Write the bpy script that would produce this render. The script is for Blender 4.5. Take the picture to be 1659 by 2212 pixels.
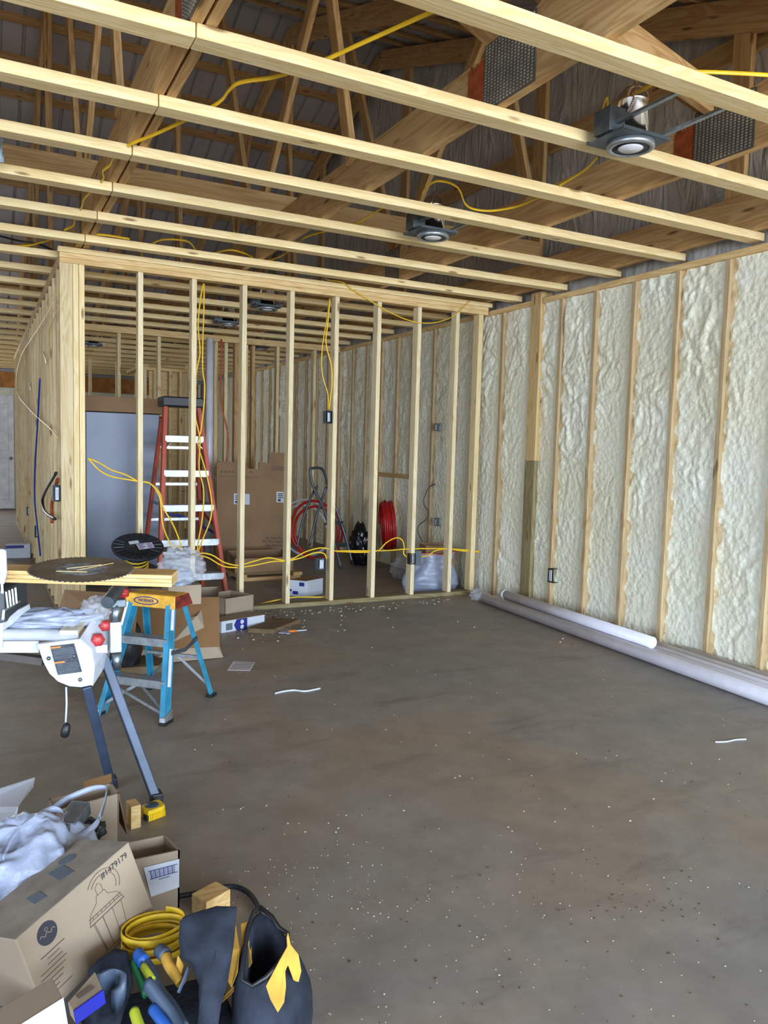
import bpy, bmesh, math, random
from mathutils import Vector, Matrix, Quaternion, noise as mn
random.seed(7)
D = bpy.data
SC = bpy.context.scene
COL = SC.collection
for o in list(D.objects): D.objects.remove(o)

# ------------------------------------------------------------------ camera
F_PX, YAW, PITCH, ROLL, CAM_H = 1677.77, 0.4819, 0.0812, 0.0267, 1.3787
cy, sy, cp, sp = math.cos(YAW), math.sin(YAW), math.cos(PITCH), math.sin(PITCH)
FW = Vector((sy*cp, cy*cp, -sp)); _r = Vector((cy, -sy, 0)); _u = _r.cross(FW)
RT = _r*math.cos(ROLL) + _u*math.sin(ROLL); UP = _u*math.cos(ROLL) - _r*math.sin(ROLL)
CAM = Vector((0, 0, CAM_H))
cd = D.cameras.new('camera'); cam = D.objects.new('camera', cd); COL.objects.link(cam)
cd.sensor_fit = 'VERTICAL'; cd.sensor_height = 36; cd.lens = 36*F_PX/2212
cd.clip_start = 0.05; cd.clip_end = 100
cam.matrix_world = Matrix.Translation(CAM) @ Matrix((RT, UP, -FW)).transposed().to_4x4()
SC.camera = cam
def ray(u, v): return FW + RT*((u-829.5)/F_PX) - UP*((v-1106)/F_PX)
def PZ(u, v, z=0): d = ray(u, v); return CAM + d*((z-CAM_H)/d.z)
def PY(u, v, y): d = ray(u, v); return CAM + d*(y/d.y)
def PX(u, v, x): d = ray(u, v); return CAM + d*(x/d.x)

# ------------------------------------------------------------------ light
w = D.worlds.new('World'); SC.world = w; w.use_nodes = True
w.node_tree.nodes['Background'].inputs[0].default_value = (0.62, 0.78, 1.0, 1)
w.node_tree.nodes['Background'].inputs[1].default_value = 1.0
def area(name, loc, rot, sx, sy_, power, col):
    l = D.lights.new(name, 'AREA'); l.shape = 'RECTANGLE'; l.size = sx; l.size_y = sy_
    l.energy = power; l.color = col
    o = D.objects.new(name, l); COL.objects.link(o); o.location = loc; o.rotation_euler = rot
    return o
# daylight through the big open door behind the camera: blue sky above, sunlit warm ground below
area('sky_light', (1.6, -12.0, 2.9), (math.radians(86), 0, math.radians(6)), 13, 5.8, 4500, (0.62, 0.80, 1.0))
area('sky_light_left', (-10.5, -3.4, 2.8), (math.radians(88), 0, math.radians(-78)), 9, 5.4, 1500, (0.64, 0.80, 1.0))
area('ground_bounce', (0.6, -7.6, 0.03), (math.radians(180-20), 0, 0), 9, 4.0, 1000, (1.0, 0.86, 0.66))
# far doorway and windows of the hall
area('far_daylight', (-1.6, 16.6, 1.6), (math.radians(-90), 0, 0), 1.8, 1.8, 110, (0.85, 0.92, 1.0))
SC.view_settings.view_transform = 'Standard'
try: SC.view_settings.look = 'None'
except Exception: pass
SC.view_settings.gamma = 1; SC.view_settings.use_curve_mapping = False
SC.view_settings.exposure = 0.52

# ------------------------------------------------------------------ materials
def lin(r, g, b):
    f = lambda c: (c/255/12.92) if c <= 10 else ((c/255+0.055)/1.055)**2.4
    return (f(r), f(g), f(b), 1)
def newmat(name):
    m = D.materials.new(name); m.use_nodes = True
    nt = m.node_tree; b = nt.nodes['Principled BSDF']
    return m, nt, b
def N(nt, t, **kw):
    n = nt.nodes.new(t)
    for k, v in kw.items():
        if k in n.inputs: n.inputs[k].default_value = v
        else: setattr(n, k, v)
    return n
def ramp(nt, stops):
    r = nt.nodes.new('ShaderNodeValToRGB'); cr = r.color_ramp
    while len(cr.elements) < len(stops): cr.elements.new(0.5)
    for e, (p, c) in zip(cr.elements, stops): e.position = p; e.color = c
    return r
def plain(name, rgb, rough=0.6, metal=0, var=0.06, scale=8, bump=0.0, spec=0.5, alpha=1, trans=0, coat=0):
    m, nt, b = newmat(name); L = nt.links
    tc = N(nt, 'ShaderNodeTexCoord'); no = N(nt, 'ShaderNodeTexNoise', Scale=scale, Detail=4.0)
    L.new(tc.outputs['Object'], no.inputs['Vector'])
    c = lin(*rgb); d = tuple(max(0, x*(1-var*3)) for x in c[:3])+(1,); h = tuple(min(1, x*(1+var*2)) for x in c[:3])+(1,)
    r = ramp(nt, [(0.3, d), (0.7, h)]); L.new(no.outputs['Fac'], r.inputs['Fac'])
    L.new(r.outputs['Color'], b.inputs['Base Color'])
    b.inputs['Roughness'].default_value = rough; b.inputs['Metallic'].default_value = metal
    b.inputs['Specular IOR Level'].default_value = spec; b.inputs['Alpha'].default_value = alpha
    b.inputs['Transmission Weight'].default_value = trans; b.inputs['Coat Weight'].default_value = coat
    if bump:
        n2 = N(nt, 'ShaderNodeTexNoise', Scale=scale*6, Detail=5.0); L.new(tc.outputs['Object'], n2.inputs['Vector'])
        bp = N(nt, 'ShaderNodeBump', Strength=bump, Distance=0.01); L.new(n2.outputs['Fac'], bp.inputs['Height'])
        L.new(bp.outputs['Normal'], b.inputs['Normal'])
    return m
def wood(name, light, dark, knot=(110, 66, 32), stain=None, grain=1.0, knots=0.075):
    m, nt, b = newmat(name); L = nt.links
    tc = N(nt, 'ShaderNodeTexCoord'); oi = N(nt, 'ShaderNodeObjectInfo')
    mul = N(nt, 'ShaderNodeMath', operation='MULTIPLY'); mul.inputs[1].default_value = 37.0
    L.new(oi.outputs['Random'], mul.inputs[0])
    add = N(nt, 'ShaderNodeVectorMath', operation='ADD'); L.new(tc.outputs['Object'], add.inputs[0]); L.new(mul.outputs[0], add.inputs[1])
    mp = N(nt, 'ShaderNodeMapping'); mp.inputs['Scale'].default_value = (1.3, 16, 16); L.new(add.outputs[0], mp.inputs['Vector'])
    n1 = N(nt, 'ShaderNodeTexNoise', Scale=1.0*grain, Detail=3.0, Distortion=1.2); L.new(mp.outputs[0], n1.inputs['Vector'])
    mp2 = N(nt, 'ShaderNodeMapping'); mp2.inputs['Scale'].default_value = (3, 90, 90); L.new(add.outputs[0], mp2.inputs['Vector'])
    n2 = N(nt, 'ShaderNodeTexNoise', Scale=1.0, Detail=2.0); L.new(mp2.outputs[0], n2.inputs['Vector'])
    # growth rings
    sn = N(nt, 'ShaderNodeMath', operation='MULTIPLY'); sn.inputs[1].default_value = 34.0; L.new(n1.outputs['Fac'], sn.inputs[0])
    s2 = N(nt, 'ShaderNodeMath', operation='SINE'); L.new(sn.outputs[0], s2.inputs[0])
    mr = N(nt, 'ShaderNodeMapRange'); mr.inputs[1].default_value = -1; mr.inputs[2].default_value = 1; mr.inputs[3].default_value = 0.0; mr.inputs[4].default_value = 0.62
    L.new(s2.outputs[0], mr.inputs[0])
    ad = N(nt, 'ShaderNodeMath', operation='MULTIPLY_ADD'); ad.inputs[1].default_value = 0.5; L.new(n2.outputs['Fac'], ad.inputs[0]); L.new(mr.outputs[0], ad.inputs[2])
    r = ramp(nt, [(0.1, lin(*light)), (0.95, lin(*dark))]); L.new(ad.outputs[0], r.inputs['Fac'])
    # each board a little different
    hv = N(nt, 'ShaderNodeHueSaturation'); v = N(nt, 'ShaderNodeMapRange'); v.inputs[3].default_value = 0.86; v.inputs[4].default_value = 1.1
    L.new(oi.outputs['Random'], v.inputs[0]); L.new(v.outputs[0], hv.inputs['Value']); L.new(r.outputs[0], hv.inputs['Color'])
    mp3 = N(nt, 'ShaderNodeMapping'); mp3.inputs['Scale'].default_value = (2.4, 11, 11); L.new(add.outputs[0], mp3.inputs['Vector'])
    vo = N(nt, 'ShaderNodeTexVoronoi', Scale=1.0, Randomness=1.0); L.new(mp3.outputs[0], vo.inputs['Vector'])
    kr = ramp(nt, [(knots, (1, 1, 1, 1)), (knots*2.1, (0, 0, 0, 1))]); L.new(vo.outputs['Distance'], kr.inputs['Fac'])
    mx = N(nt, 'ShaderNodeMix', data_type='RGBA'); mx.inputs[7].default_value = lin(*knot)
    kk = N(nt, 'ShaderNodeMath', operation='MULTIPLY'); kk.inputs[1].default_value = 0.75; L.new(kr.outputs[0], kk.inputs[0])
    L.new(kk.outputs[0], mx.inputs[0]); L.new(hv.outputs[0], mx.inputs[6])
    out = mx.outputs[2]
    if stain:
        n3 = N(nt, 'ShaderNodeTexNoise', Scale=2.6, Detail=5.0, Distortion=0.6); L.new(add.outputs[0], n3.inputs['Vector'])
        sr = ramp(nt, [(0.66, (0, 0, 0, 1)), (0.72, (1, 1, 1, 1))]); L.new(n3.outputs['Fac'], sr.inputs['Fac'])
        m3 = N(nt, 'ShaderNodeMix', data_type='RGBA'); m3.inputs[7].default_value = lin(*stain)
        k3 = N(nt, 'ShaderNodeMath', operation='MULTIPLY'); k3.inputs[1].default_value = 0.6; L.new(sr.outputs[0], k3.inputs[0])
        L.new(k3.outputs[0], m3.inputs[0]); L.new(out, m3.inputs[6]); out = m3.outputs[2]
    L.new(out, b.inputs['Base Color']); b.inputs['Roughness'].default_value = 0.75; b.inputs['Specular IOR Level'].default_value = 0.25
    bp = N(nt, 'ShaderNodeBump', Strength=0.25, Distance=0.002); L.new(ad.outputs[0], bp.inputs['Height']); L.new(bp.outputs[0], b.inputs['Normal'])
    return m
M = {}
M['pine'] = wood('pine', (240, 218, 170), (226, 196, 140), knots=0.06)
M['pstud'] = wood('partition_pine', (228, 210, 174), (208, 186, 144))
M['stud'] = wood('stud_pine', (228, 208, 168), (206, 178, 130), stain=(176, 112, 56))
M['plate'] = wood('plate_pine', (224, 194, 142), (202, 164, 108))
M['wstud'] = wood('foam_wall_stud', (200, 176, 138), (174, 146, 106), stain=(150, 96, 50))
M['truss'] = wood('truss_pine', (208, 172, 120), (182, 140, 90), knot=(84, 46, 20), grain=0.8)
M['web'] = wood('web_pine', (202, 166, 116), (172, 130, 82))
M['treated'] = wood('treated_pine', (160, 146, 108), (124, 108, 74))
M['old'] = wood('weathered_board', (120, 98, 72), (92, 74, 54))
M['lumber'] = wood('lumber_pine', (236, 204, 146), (214, 170, 108))
M['redstain'] = plain('red_stain', (160, 72, 26), 0.8, var=0.15, scale=25)
M['cable'] = plain('yellow_cable', (232, 186, 30), 0.45)
M['cable_dim'] = plain('yellow_cable_pale', (205, 170, 70), 0.5)
M['blue_pipe'] = plain('blue_pipe', (30, 60, 170), 0.4)
M['red_pipe'] = plain('red_pipe', (170, 22, 24), 0.45)
M['orange_pipe'] = plain('orange_pipe', (190, 84, 40), 0.5)
M['black'] = plain('black_plastic', (26, 27, 30), 0.45)
M['spool'] = plain('spool_black', (34, 38, 48), 0.4)
M['steel'] = plain('galvanised_steel', (150, 160, 168), 0.35, metal=0.9, scale=30, var=0.1)
M['dark_steel'] = plain('dull_steel', (92, 100, 106), 0.45, metal=0.7, scale=20, var=0.1)
M['alu'] = plain('aluminium', (166, 169, 174), 0.38, metal=0.75, scale=30, var=0.08)
M['shiny'] = plain('bright_steel', (215, 205, 195), 0.16, metal=1.0, var=0.03)
M['platedark'] = plain('nail_plate_base', (92, 84, 72), 0.6, metal=0.2)
M['nailplate'] = plain('nail_plate_steel', (168, 162, 150), 0.5, metal=0.35, scale=20, var=0.12)
M['white_lens'] = plain('frosted_lens', (225, 224, 232), 0.25, var=0.01)
M['card'] = plain('cardboard', (154, 136, 116), 0.85, var=0.05, scale=3, spec=0.15)
M['card_dark'] = plain('cardboard_brown', (142, 112, 84), 0.88, var=0.05, scale=3, spec=0.15)
M['card_in'] = plain('cardboard_inside', (120, 88, 58), 0.9, var=0.06, scale=3, spec=0.1)
M['card_dust'] = plain('cardboard_dusty', (142, 132, 120), 0.95, var=0.07, scale=14, spec=0.1)
M['white_card'] = plain('white_card', (192, 195, 204), 0.6, var=0.02)
M['paper'] = plain('paper', (222, 214, 220), 0.8, var=0.02)
M['ink'] = plain('printed_ink', (44, 42, 52), 0.7, var=0.02)
M['ink_brown'] = plain('brown_print', (96, 78, 66), 0.8, var=0.02)
M['navy'] = plain('navy_print', (30, 34, 120), 0.55, var=0.02)
M['bluecard'] = plain('blue_card', (22, 30, 150), 0.4, var=0.03)
M['tealfg'] = plain('blue_fibreglass', (42, 128, 160), 0.5, var=0.1, scale=12)
M['yellowcap'] = plain('yellow_cap', (214, 160, 52), 0.6, var=0.14, scale=16)
M['redpaint'] = plain('red_paint', (120, 34, 26), 0.6, var=0.2, scale=30)
M['orangefg'] = plain('orange_fibreglass', (178, 74, 52), 0.55, var=0.08)
M['white_metal'] = plain('white_enamel', (190, 193, 202), 0.4, var=0.05, scale=18)
M['navyleg'] = plain('slate_blue_leg', (56, 66, 86), 0.45, metal=0.2, var=0.1, scale=14)
M['redknob'] = plain('red_knob', (172, 48, 48), 0.4, var=0.05)
M['warn'] = plain('warning_black', (40, 44, 58), 0.6, var=0.3, scale=60)
M['orange'] = plain('orange_print', (226, 122, 40), 0.6)
M['blade'] = plain('rusty_blade', (112, 102, 98), 0.38, metal=0.65, var=0.25, scale=10)
M['tapey'] = plain('yellow_tape_case', (236, 196, 30), 0.4)
M['fabric'] = plain('black_canvas', (44, 48, 58), 0.92, var=0.16, scale=14, bump=0.2, spec=0.15)
M['yfabric'] = plain('yellow_canvas', (192, 144, 54), 0.9, var=0.1, scale=14, bump=0.15)
M['strap'] = plain('yellow_webbing', (216, 176, 34), 0.5, var=0.08, scale=30)
M['toolblue'] = plain('blue_grip', (36, 84, 160), 0.4)
M['toolgrey'] = plain('grey_grip', (62, 74, 92), 0.5)
M['green'] = plain('green_grip', (38, 110, 66), 0.45)
M['lime'] = plain('lime_grip', (178, 186, 52), 0.45)
M['skin_box'] = plain('grey_box', (92, 100, 108), 0.6)
M['redcan'] = plain('red_can', (130, 18, 30), 0.25, metal=0.4)
M['pvc'] = plain('white_pvc', (220, 216, 226), 0.32, var=0.03)
M['fridge'] = plain('brushed_panel', (84, 86, 94), 0.42, metal=0.85, scale=2, var=0.04)
M['bagwhite'] = plain('white_bag', (158, 164, 184), 0.35, var=0.05, bump=0.3, scale=10, alpha=0.9)
M['bagclear'] = plain('clear_wrap', (215, 218, 226), 0.12, var=0.03, alpha=0.3, bump=0.4, scale=14)
M['bagblack'] = plain('black_bag', (20, 20, 22), 0.2)
M['chips'] = plain('pale_chips', (206, 198, 182), 0.9)
M['door'] = plain('white_door', (216, 216, 222), 0.5)
M['osb'] = plain('orange_board', (176, 116, 58), 0.8, var=0.12, scale=10)

def foam_mat():
    m, nt, b = newmat('spray_foam'); L = nt.links
    tc = N(nt, 'ShaderNodeTexCoord')
    n = N(nt, 'ShaderNodeTexNoise', Scale=1.3, Detail=3.0); L.new(tc.outputs['Object'], n.inputs['Vector'])
    r = ramp(nt, [(0.35, lin(234, 228, 200)), (0.65, lin(241, 239, 222))]); L.new(n.outputs['Fac'], r.inputs['Fac'])
    # tan residue where the foam meets the camera side of each stud
    sx = N(nt, 'ShaderNodeSeparateXYZ'); L.new(tc.outputs['Object'], sx.inputs[0])
    def mt(op, a, b_=None):
        m_ = N(nt, 'ShaderNodeMath', operation=op)
        for i_, q_ in enumerate((a, b_)):
            if q_ is None: continue
            if isinstance(q_, (int, float)): m_.inputs[i_].default_value = q_
            else: L.new(q_, m_.inputs[i_])
        return m_.outputs[0]
    n5 = N(nt, 'ShaderNodeTexNoise', Scale=7.0, Detail=3.0); L.new(tc.outputs['Object'], n5.inputs['Vector'])
    fr_ = mt('FRACT', mt('ADD', mt('DIVIDE', mt('SUBTRACT', sx.outputs[1], 0.164), 0.4064), 100.5))
    ds = mt('MULTIPLY', mt('SUBTRACT', 0.5, fr_), 0.4064)
    edge = mt('MULTIPLY', mt('LESS_THAN', ds, mt('MULTIPLY', mt('SUBTRACT', n5.outputs['Fac'], 0.30), 0.17)), mt('GREATER_THAN', ds, 0.0))
    mx = N(nt, 'ShaderNodeMix', data_type='RGBA'); mx.inputs[7].default_value = lin(206, 172, 116)
    L.new(mt('MULTIPLY', edge, 0.75), mx.inputs[0]); L.new(r.outputs[0], mx.inputs[6])
    L.new(mx.outputs[2], b.inputs['Base Color'])
    b.inputs['Roughness'].default_value = 0.33; b.inputs['Specular IOR Level'].default_value = 0.6
    n2 = N(nt, 'ShaderNodeTexNoise', Scale=60.0, Detail=4.0); L.new(tc.outputs['Object'], n2.inputs['Vector'])
    v = N(nt, 'ShaderNodeTexVoronoi', Scale=26.0); L.new(tc.outputs['Object'], v.inputs['Vector'])
    ad = N(nt, 'ShaderNodeMath', operation='MULTIPLY_ADD'); ad.inputs[1].default_value = 0.5
    L.new(n2.outputs['Fac'], ad.inputs[0]); L.new(v.outputs['Distance'], ad.inputs[2])
    bp = N(nt, 'ShaderNodeBump', Strength=0.6, Distance=0.014); L.new(ad.outputs[0], bp.inputs['Height']); L.new(bp.outputs[0], b.inputs['Normal'])
    return m
M['foam'] = foam_mat()
def concrete():
    m, nt, b = newmat('concrete'); L = nt.links
    tc = N(nt, 'ShaderNodeTexCoord')
    n = N(nt, 'ShaderNodeTexNoise', Scale=0.55, Detail=5.0, Roughness=0.6, Distortion=0.5); L.new(tc.outputs['Object'], n.inputs['Vector'])
    r = ramp(nt, [(0.34, lin(144, 126, 110)), (0.48, lin(142, 132, 122)), (0.66, lin(132, 130, 126))]); L.new(n.outputs['Fac'], r.inputs['Fac'])
    n2 = N(nt, 'ShaderNodeTexNoise', Scale=5.0, Detail=8.0, Roughness=0.7); L.new(tc.outputs['Object'], n2.inputs['Vector'])
    mx = N(nt, 'ShaderNodeMix', data_type='RGBA', blend_type='OVERLAY'); mx.inputs[0].default_value = 0.5
    r2 = ramp(nt, [(0.3, (0.3, 0.3, 0.3, 1)), (0.7, (0.68, 0.67, 0.66, 1))]); L.new(n2.outputs['Fac'], r2.inputs['Fac'])
    L.new(r.outputs[0], mx.inputs[6]); L.new(r2.outputs[0], mx.inputs[7])
    # dark dragged smears
    mp = N(nt, 'ShaderNodeMapping'); mp.inputs['Scale'].default_value = (1.2, 4.0, 1); mp.inputs['Rotation'].default_value = (0, 0, 0.5); L.new(tc.outputs['Object'], mp.inputs['Vector'])
    n3 = N(nt, 'ShaderNodeTexNoise', Scale=1.1, Detail=6.0, Roughness=0.65); L.new(mp.outputs[0], n3.inputs['Vector'])
    r3 = ramp(nt, [(0.56, (0, 0, 0, 1)), (0.76, (0.6, 0.6, 0.6, 1))]); L.new(n3.outputs['Fac'], r3.inputs['Fac'])
    m2 = N(nt, 'ShaderNodeMix', data_type='RGBA'); m2.inputs[7].default_value = lin(80, 70, 62)
    L.new(r3.outputs[0], m2.inputs[0]); L.new(mx.outputs[2], m2.inputs[6])
    L.new(m2.outputs[2], b.inputs['Base Color'])
    rr = ramp(nt, [(0.3, (0.42, 0.42, 0.42, 1)), (0.7, (0.62, 0.62, 0.62, 1))]); L.new(n.outputs['Fac'], rr.inputs['Fac']); L.new(rr.outputs[0], b.inputs['Roughness'])
    b.inputs['Specular IOR Level'].default_value = 0.45
    bp = N(nt, 'ShaderNodeBump', Strength=0.18, Distance=0.004); L.new(n2.outputs['Fac'], bp.inputs['Height']); L.new(bp.outputs[0], b.inputs['Normal'])
    return m
M['concrete'] = concrete()
def sheet():
    m, nt, b = newmat('vapour_sheet'); L = nt.links
    tc = N(nt, 'ShaderNodeTexCoord'); mp = N(nt, 'ShaderNodeMapping'); mp.inputs['Scale'].default_value = (1, 5, 1.4); mp.inputs['Rotation'].default_value = (0.35, 0, 0)
    L.new(tc.outputs['Object'], mp.inputs['Vector'])
    n = N(nt, 'ShaderNodeTexNoise', Scale=1.4, Detail=6.0, Distortion=1.5); L.new(mp.outputs[0], n.inputs['Vector'])
    r = ramp(nt, [(0.3, lin(178, 174, 168)), (0.7, lin(214, 210, 206))]); L.new(n.outputs['Fac'], r.inputs['Fac']); L.new(r.outputs[0], b.inputs['Base Color'])
    b.inputs['Roughness'].default_value = 0.35
    bp = N(nt, 'ShaderNodeBump', Strength=0.7, Distance=0.05); L.new(n.outputs['Fac'], bp.inputs['Height']); L.new(bp.outputs[0], b.inputs['Normal'])
    return m
M['sheet'] = sheet()
M['roofmetal'] = plain('roof_sheet', (170, 166, 170), 0.5, var=0.04, scale=2)

# ------------------------------------------------------------------ mesh helpers
class MB:
    def __init__(s): s.v = []; s.f = []
    def add(s, vs, fs):
        k = len(s.v); s.v += [tuple(v) for v in vs]; s.f += [tuple(i+k for i in f) for f in fs]; return s
    def box(s, lo, hi, Mx=None):
        x0, y0, z0 = lo; x1, y1, z1 = hi
        vs = [Vector(p) for p in ((x0,y0,z0),(x1,y0,z0),(x1,y1,z0),(x0,y1,z0),(x0,y0,z1),(x1,y0,z1),(x1,y1,z1),(x0,y1,z1))]
        if Mx is not None: vs = [Mx @ v for v in vs]
        return s.add(vs, [(0,3,2,1),(4,5,6,7),(0,1,5,4),(1,2,6,5),(2,3,7,6),(3,0,4,7)])
    def hexa(s, p):   # 8 corner points: 4 bottom, 4 top
        return s.add(p, [(0,3,2,1),(4,5,6,7),(0,1,5,4),(1,2,6,5),(2,3,7,6),(3,0,4,7)])
    def bar(s, a, b, wd, th, side=None):
        a, b = Vector(a), Vector(b); d = (b-a).normalized()
        sd = Vector(side) if side is not None else Vector((0,0,1)).cross(d)
        if sd.length < 1e-4: sd = Vector((1,0,0))
        sd = (sd - d*sd.dot(d)).normalized(); n = d.cross(sd)
        q = [sd*(i*wd/2)+n*(j*th/2) for i, j in ((-1,-1),(1,-1),(1,1),(-1,1))]
        return s.hexa([a+t for t in q]+[b+t for t in q])
    def tube(s, pts, r, n=8, flat=1.0, cap=True, up=None):
        pts = [Vector(p) for p in pts]; rings = []
        prev = None
        for i, p in enumerate(pts):
            d = (pts[min(i+1, len(pts)-1)]-pts[max(i-1, 0)])
            d = d.normalized() if d.length > 1e-9 else Vector((0,0,1))
            if prev is None:
                prev = Vector((0,0,1)) if abs(d.z) < 0.9 else Vector((1,0,0))
                if up is not None: prev = Vector(up)
            a = (prev-d*prev.dot(d)).normalized(); b = d.cross(a); prev = a
            rr = r[i] if isinstance(r, (list, tuple)) else r
            rings.append([p+a*math.cos(2*math.pi*k/n)*rr+b*math.sin(2*math.pi*k/n)*rr*flat for k in range(n)])
        return s.loft(rings, cap)
    def loft(s, rings, cap=True, closed=True):
        n = len(rings[0]); vs = [v for r in rings for v in r]; fs = []
        for i in range(len(rings)-1):
            for k in range(n if closed else n-1):
                k2 = (k+1) % n; fs.append((i*n+k, i*n+k2, (i+1)*n+k2, (i+1)*n+k))
        if cap: fs.append(tuple(range(n-1, -1, -1))); fs.append(tuple((len(rings)-1)*n+k for k in range(n)))
        return s.add(vs, fs)
    def lathe(s, prof, Mx=None, n=32):
        rings = []
        for r, z in prof: rings.append([Vector((r*math.cos(2*math.pi*k/n), r*math.sin(2*math.pi*k/n), z)) for k in range(n)])
        if Mx is not None: rings = [[Mx @ v for v in g] for g in rings]
        return s.loft(rings, True)
    def grid(s, fn, nu, nv):
        vs = [fn(i/nu, j/nv) for j in range(nv+1) for i in range(nu+1)]
        fs = [(j*(nu+1)+i, j*(nu+1)+i+1, (j+1)*(nu+1)+i+1, (j+1)*(nu+1)+i) for j in range(nv) for i in range(nu)]
        return s.add(vs, fs)
    def poly(s, pts, off):   # flat outline given thickness by vector off
        pts = [Vector(p) for p in pts]; n = len(pts); off = Vector(off)
        vs = pts + [p+off for p in pts]
        fs = [tuple(range(n-1, -1, -1)), tuple(range(n, 2*n))]+[(i, (i+1) % n, n+(i+1) % n, n+i) for i in range(n)]
        return s.add(vs, fs)
    def build(s, name, mat, parent=None, smooth=False, bevel=0, solid=0, sub=0, origin=None):
        loc = Vector(parent['_loc']) if parent is not None else (Vector(origin) if origin is not None else Vector((0,0,0)))
        if parent is None and origin is None and s.v:
            xs = [sum(v[i] for v in s.v)/len(s.v) for i in (0,1)]; loc = Vector((xs[0], xs[1], min(v[2] for v in s.v)))
        me = D.meshes.new(name); me.from_pydata([tuple(Vector(v)-loc) for v in s.v], [], s.f); me.materials.append(mat)
        bm = bmesh.new(); bm.from_mesh(me); bmesh.ops.recalc_face_normals(bm, faces=bm.faces); bm.to_mesh(me); bm.free()
        if smooth:
            for p in me.polygons: p.use_smooth = True
        o = D.objects.new(name, me); COL.objects.link(o)
        if parent is not None:
            o.parent = parent
            if parent.type == 'MESH': pass
        else: o.location = loc
        o['_loc'] = tuple(loc)
        if solid: md = o.modifiers.new('s', 'SOLIDIFY'); md.thickness = solid; md.offset = 0
        if sub: md = o.modifiers.new('u', 'SUBSURF'); md.levels = sub; md.render_levels = sub
        if bevel: md = o.modifiers.new('b', 'BEVEL'); md.width = bevel; md.segments = 2; md.limit_method = 'ANGLE'
        return o
def tag(o, label, cat, group=None):
    o['label'] = label; o['category'] = cat
    if group: o['group'] = group
    return o
def struct(o): o['kind'] = 'structure'; return o
def thing(name, label, cat, loc, group=None):
    o = D.objects.new(name, None); COL.objects.link(o); o.location = loc; o.empty_display_size = 0.05
    o['_loc'] = tuple(loc); return tag(o, label, cat, group)
def lab(o, text): o['label'] = text; return o
def beam(name, a, b, wd, th, mat, side=(0,0,1), parent=None, bev=0.002):
    """board from a to b; th measured along `side`, wd across; local X runs along the board"""
    a, b = Vector(a), Vector(b); d = (b-a); L = d.length; d.normalize()
    s = Vector(side); s = (s-d*s.dot(d)).normalized(); y = s.cross(d)
    R = Matrix((d, y, s)).transposed().to_4x4()
    me = D.meshes.new(name); m = MB().box((-L/2, -wd/2, -th/2), (L/2, wd/2, th/2)); me.from_pydata(m.v, [], m.f); me.materials.append(mat)
    o = D.objects.new(name, me); COL.objects.link(o); c = (a+b)/2
    if parent is not None:
        o.parent = parent; o.matrix_local = Matrix.Translation(c-Vector(parent['_loc'])) @ R
    else: o.matrix_world = Matrix.Translation(c) @ R
    md = o.modifiers.new('b', 'BEVEL'); md.width = bev; md.segments = 1
    return o
def spline(pts, n=8):
    pts = [Vector(p) for p in pts]; out = []
    P = [pts[0]*2-pts[1]]+pts+[pts[-1]*2-pts[-2]]
    for i in range(1, len(P)-2):
        for k in range(n):
            t = k/n; p0, p1, p2, p3 = P[i-1:i+3]
            out.append(0.5*((2*p1)+(p2-p0)*t+(2*p0-5*p1+4*p2-p3)*t*t+(3*p1-p0-3*p2+p3)*t**3))
    out.append(pts[-1]); return out
def cable(name, pts, label, cat='cable', r=0.006, mat='cable', flat=0.5, group=None, n=8):
    return tag(MB().tube(spline(pts, n), r, 8, flat).build(name, M[mat], smooth=True), label, cat, group)
def text_mesh(s, size, frame, mat, name, parent, ext=0.0004):
    """frame: 4x4 with x along the writing, y up, z out of the surface"""
    c = D.curves.new('t', 'FONT'); c.body = s; c.size = size; c.extrude = ext; c.align_x = 'CENTER'; c.align_y = 'CENTER'
    t = D.objects.new('t', c); COL.objects.link(t)
    dg = bpy.context.evaluated_depsgraph_get(); dg.update()
    me = D.meshes.new_from_object(t.evaluated_get(dg)); D.objects.remove(t)
    me.materials.clear(); me.materials.append(mat)
    loc = Vector(parent['_loc']); me.transform(Matrix.Translation(-loc) @ frame); me.name = name
    o = D.objects.new(name, me); COL.objects.link(o); o.parent = parent; o['_loc'] = parent['_loc']
    return o
def frame_of(o, x, y):
    x = Vector(x).normalized(); z = x.cross(Vector(y)).normalized(); y = z.cross(x)
    m = Matrix((x, y, z)).transposed().to_4x4(); m.translation = Vector(o); return m
ORD = ['first','second','third','fourth','fifth','sixth','seventh','eighth','ninth','tenth','eleventh','twelfth','thirteenth','fourteenth','fifteenth','sixteenth','seventeenth','eighteenth','nineteenth','twentieth','twenty-first','twenty-second','twenty-third','twenty-fourth','twenty-fifth','twenty-sixth','twenty-seventh','twenty-eighth','twenty-ninth','thirtieth','thirty-first','thirty-second','thirty-third','thirty-fourth']

# ------------------------------------------------------------------ dimensions
XR, YP, XL, ZP, ZJ, YF, YB = 4.307, 6.176, 0.537, 2.659, 2.730, 14.2, 16.95
YR = 8.55                                   # ridge
def roof_z(y): return max(2.92, 2.98+0.36*y) if y < YR else (2.98+0.36*YR-0.36*(y-YR))
XW = -5.0                                    # outer wall on the left of the building

# ------------------------------------------------------------------ setting
struct(MB().box((XW, -5.5, -0.12), (XR+0.16, 17.2, 0)).build('floor', M['concrete'], origin=(0,0,0)))
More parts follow.
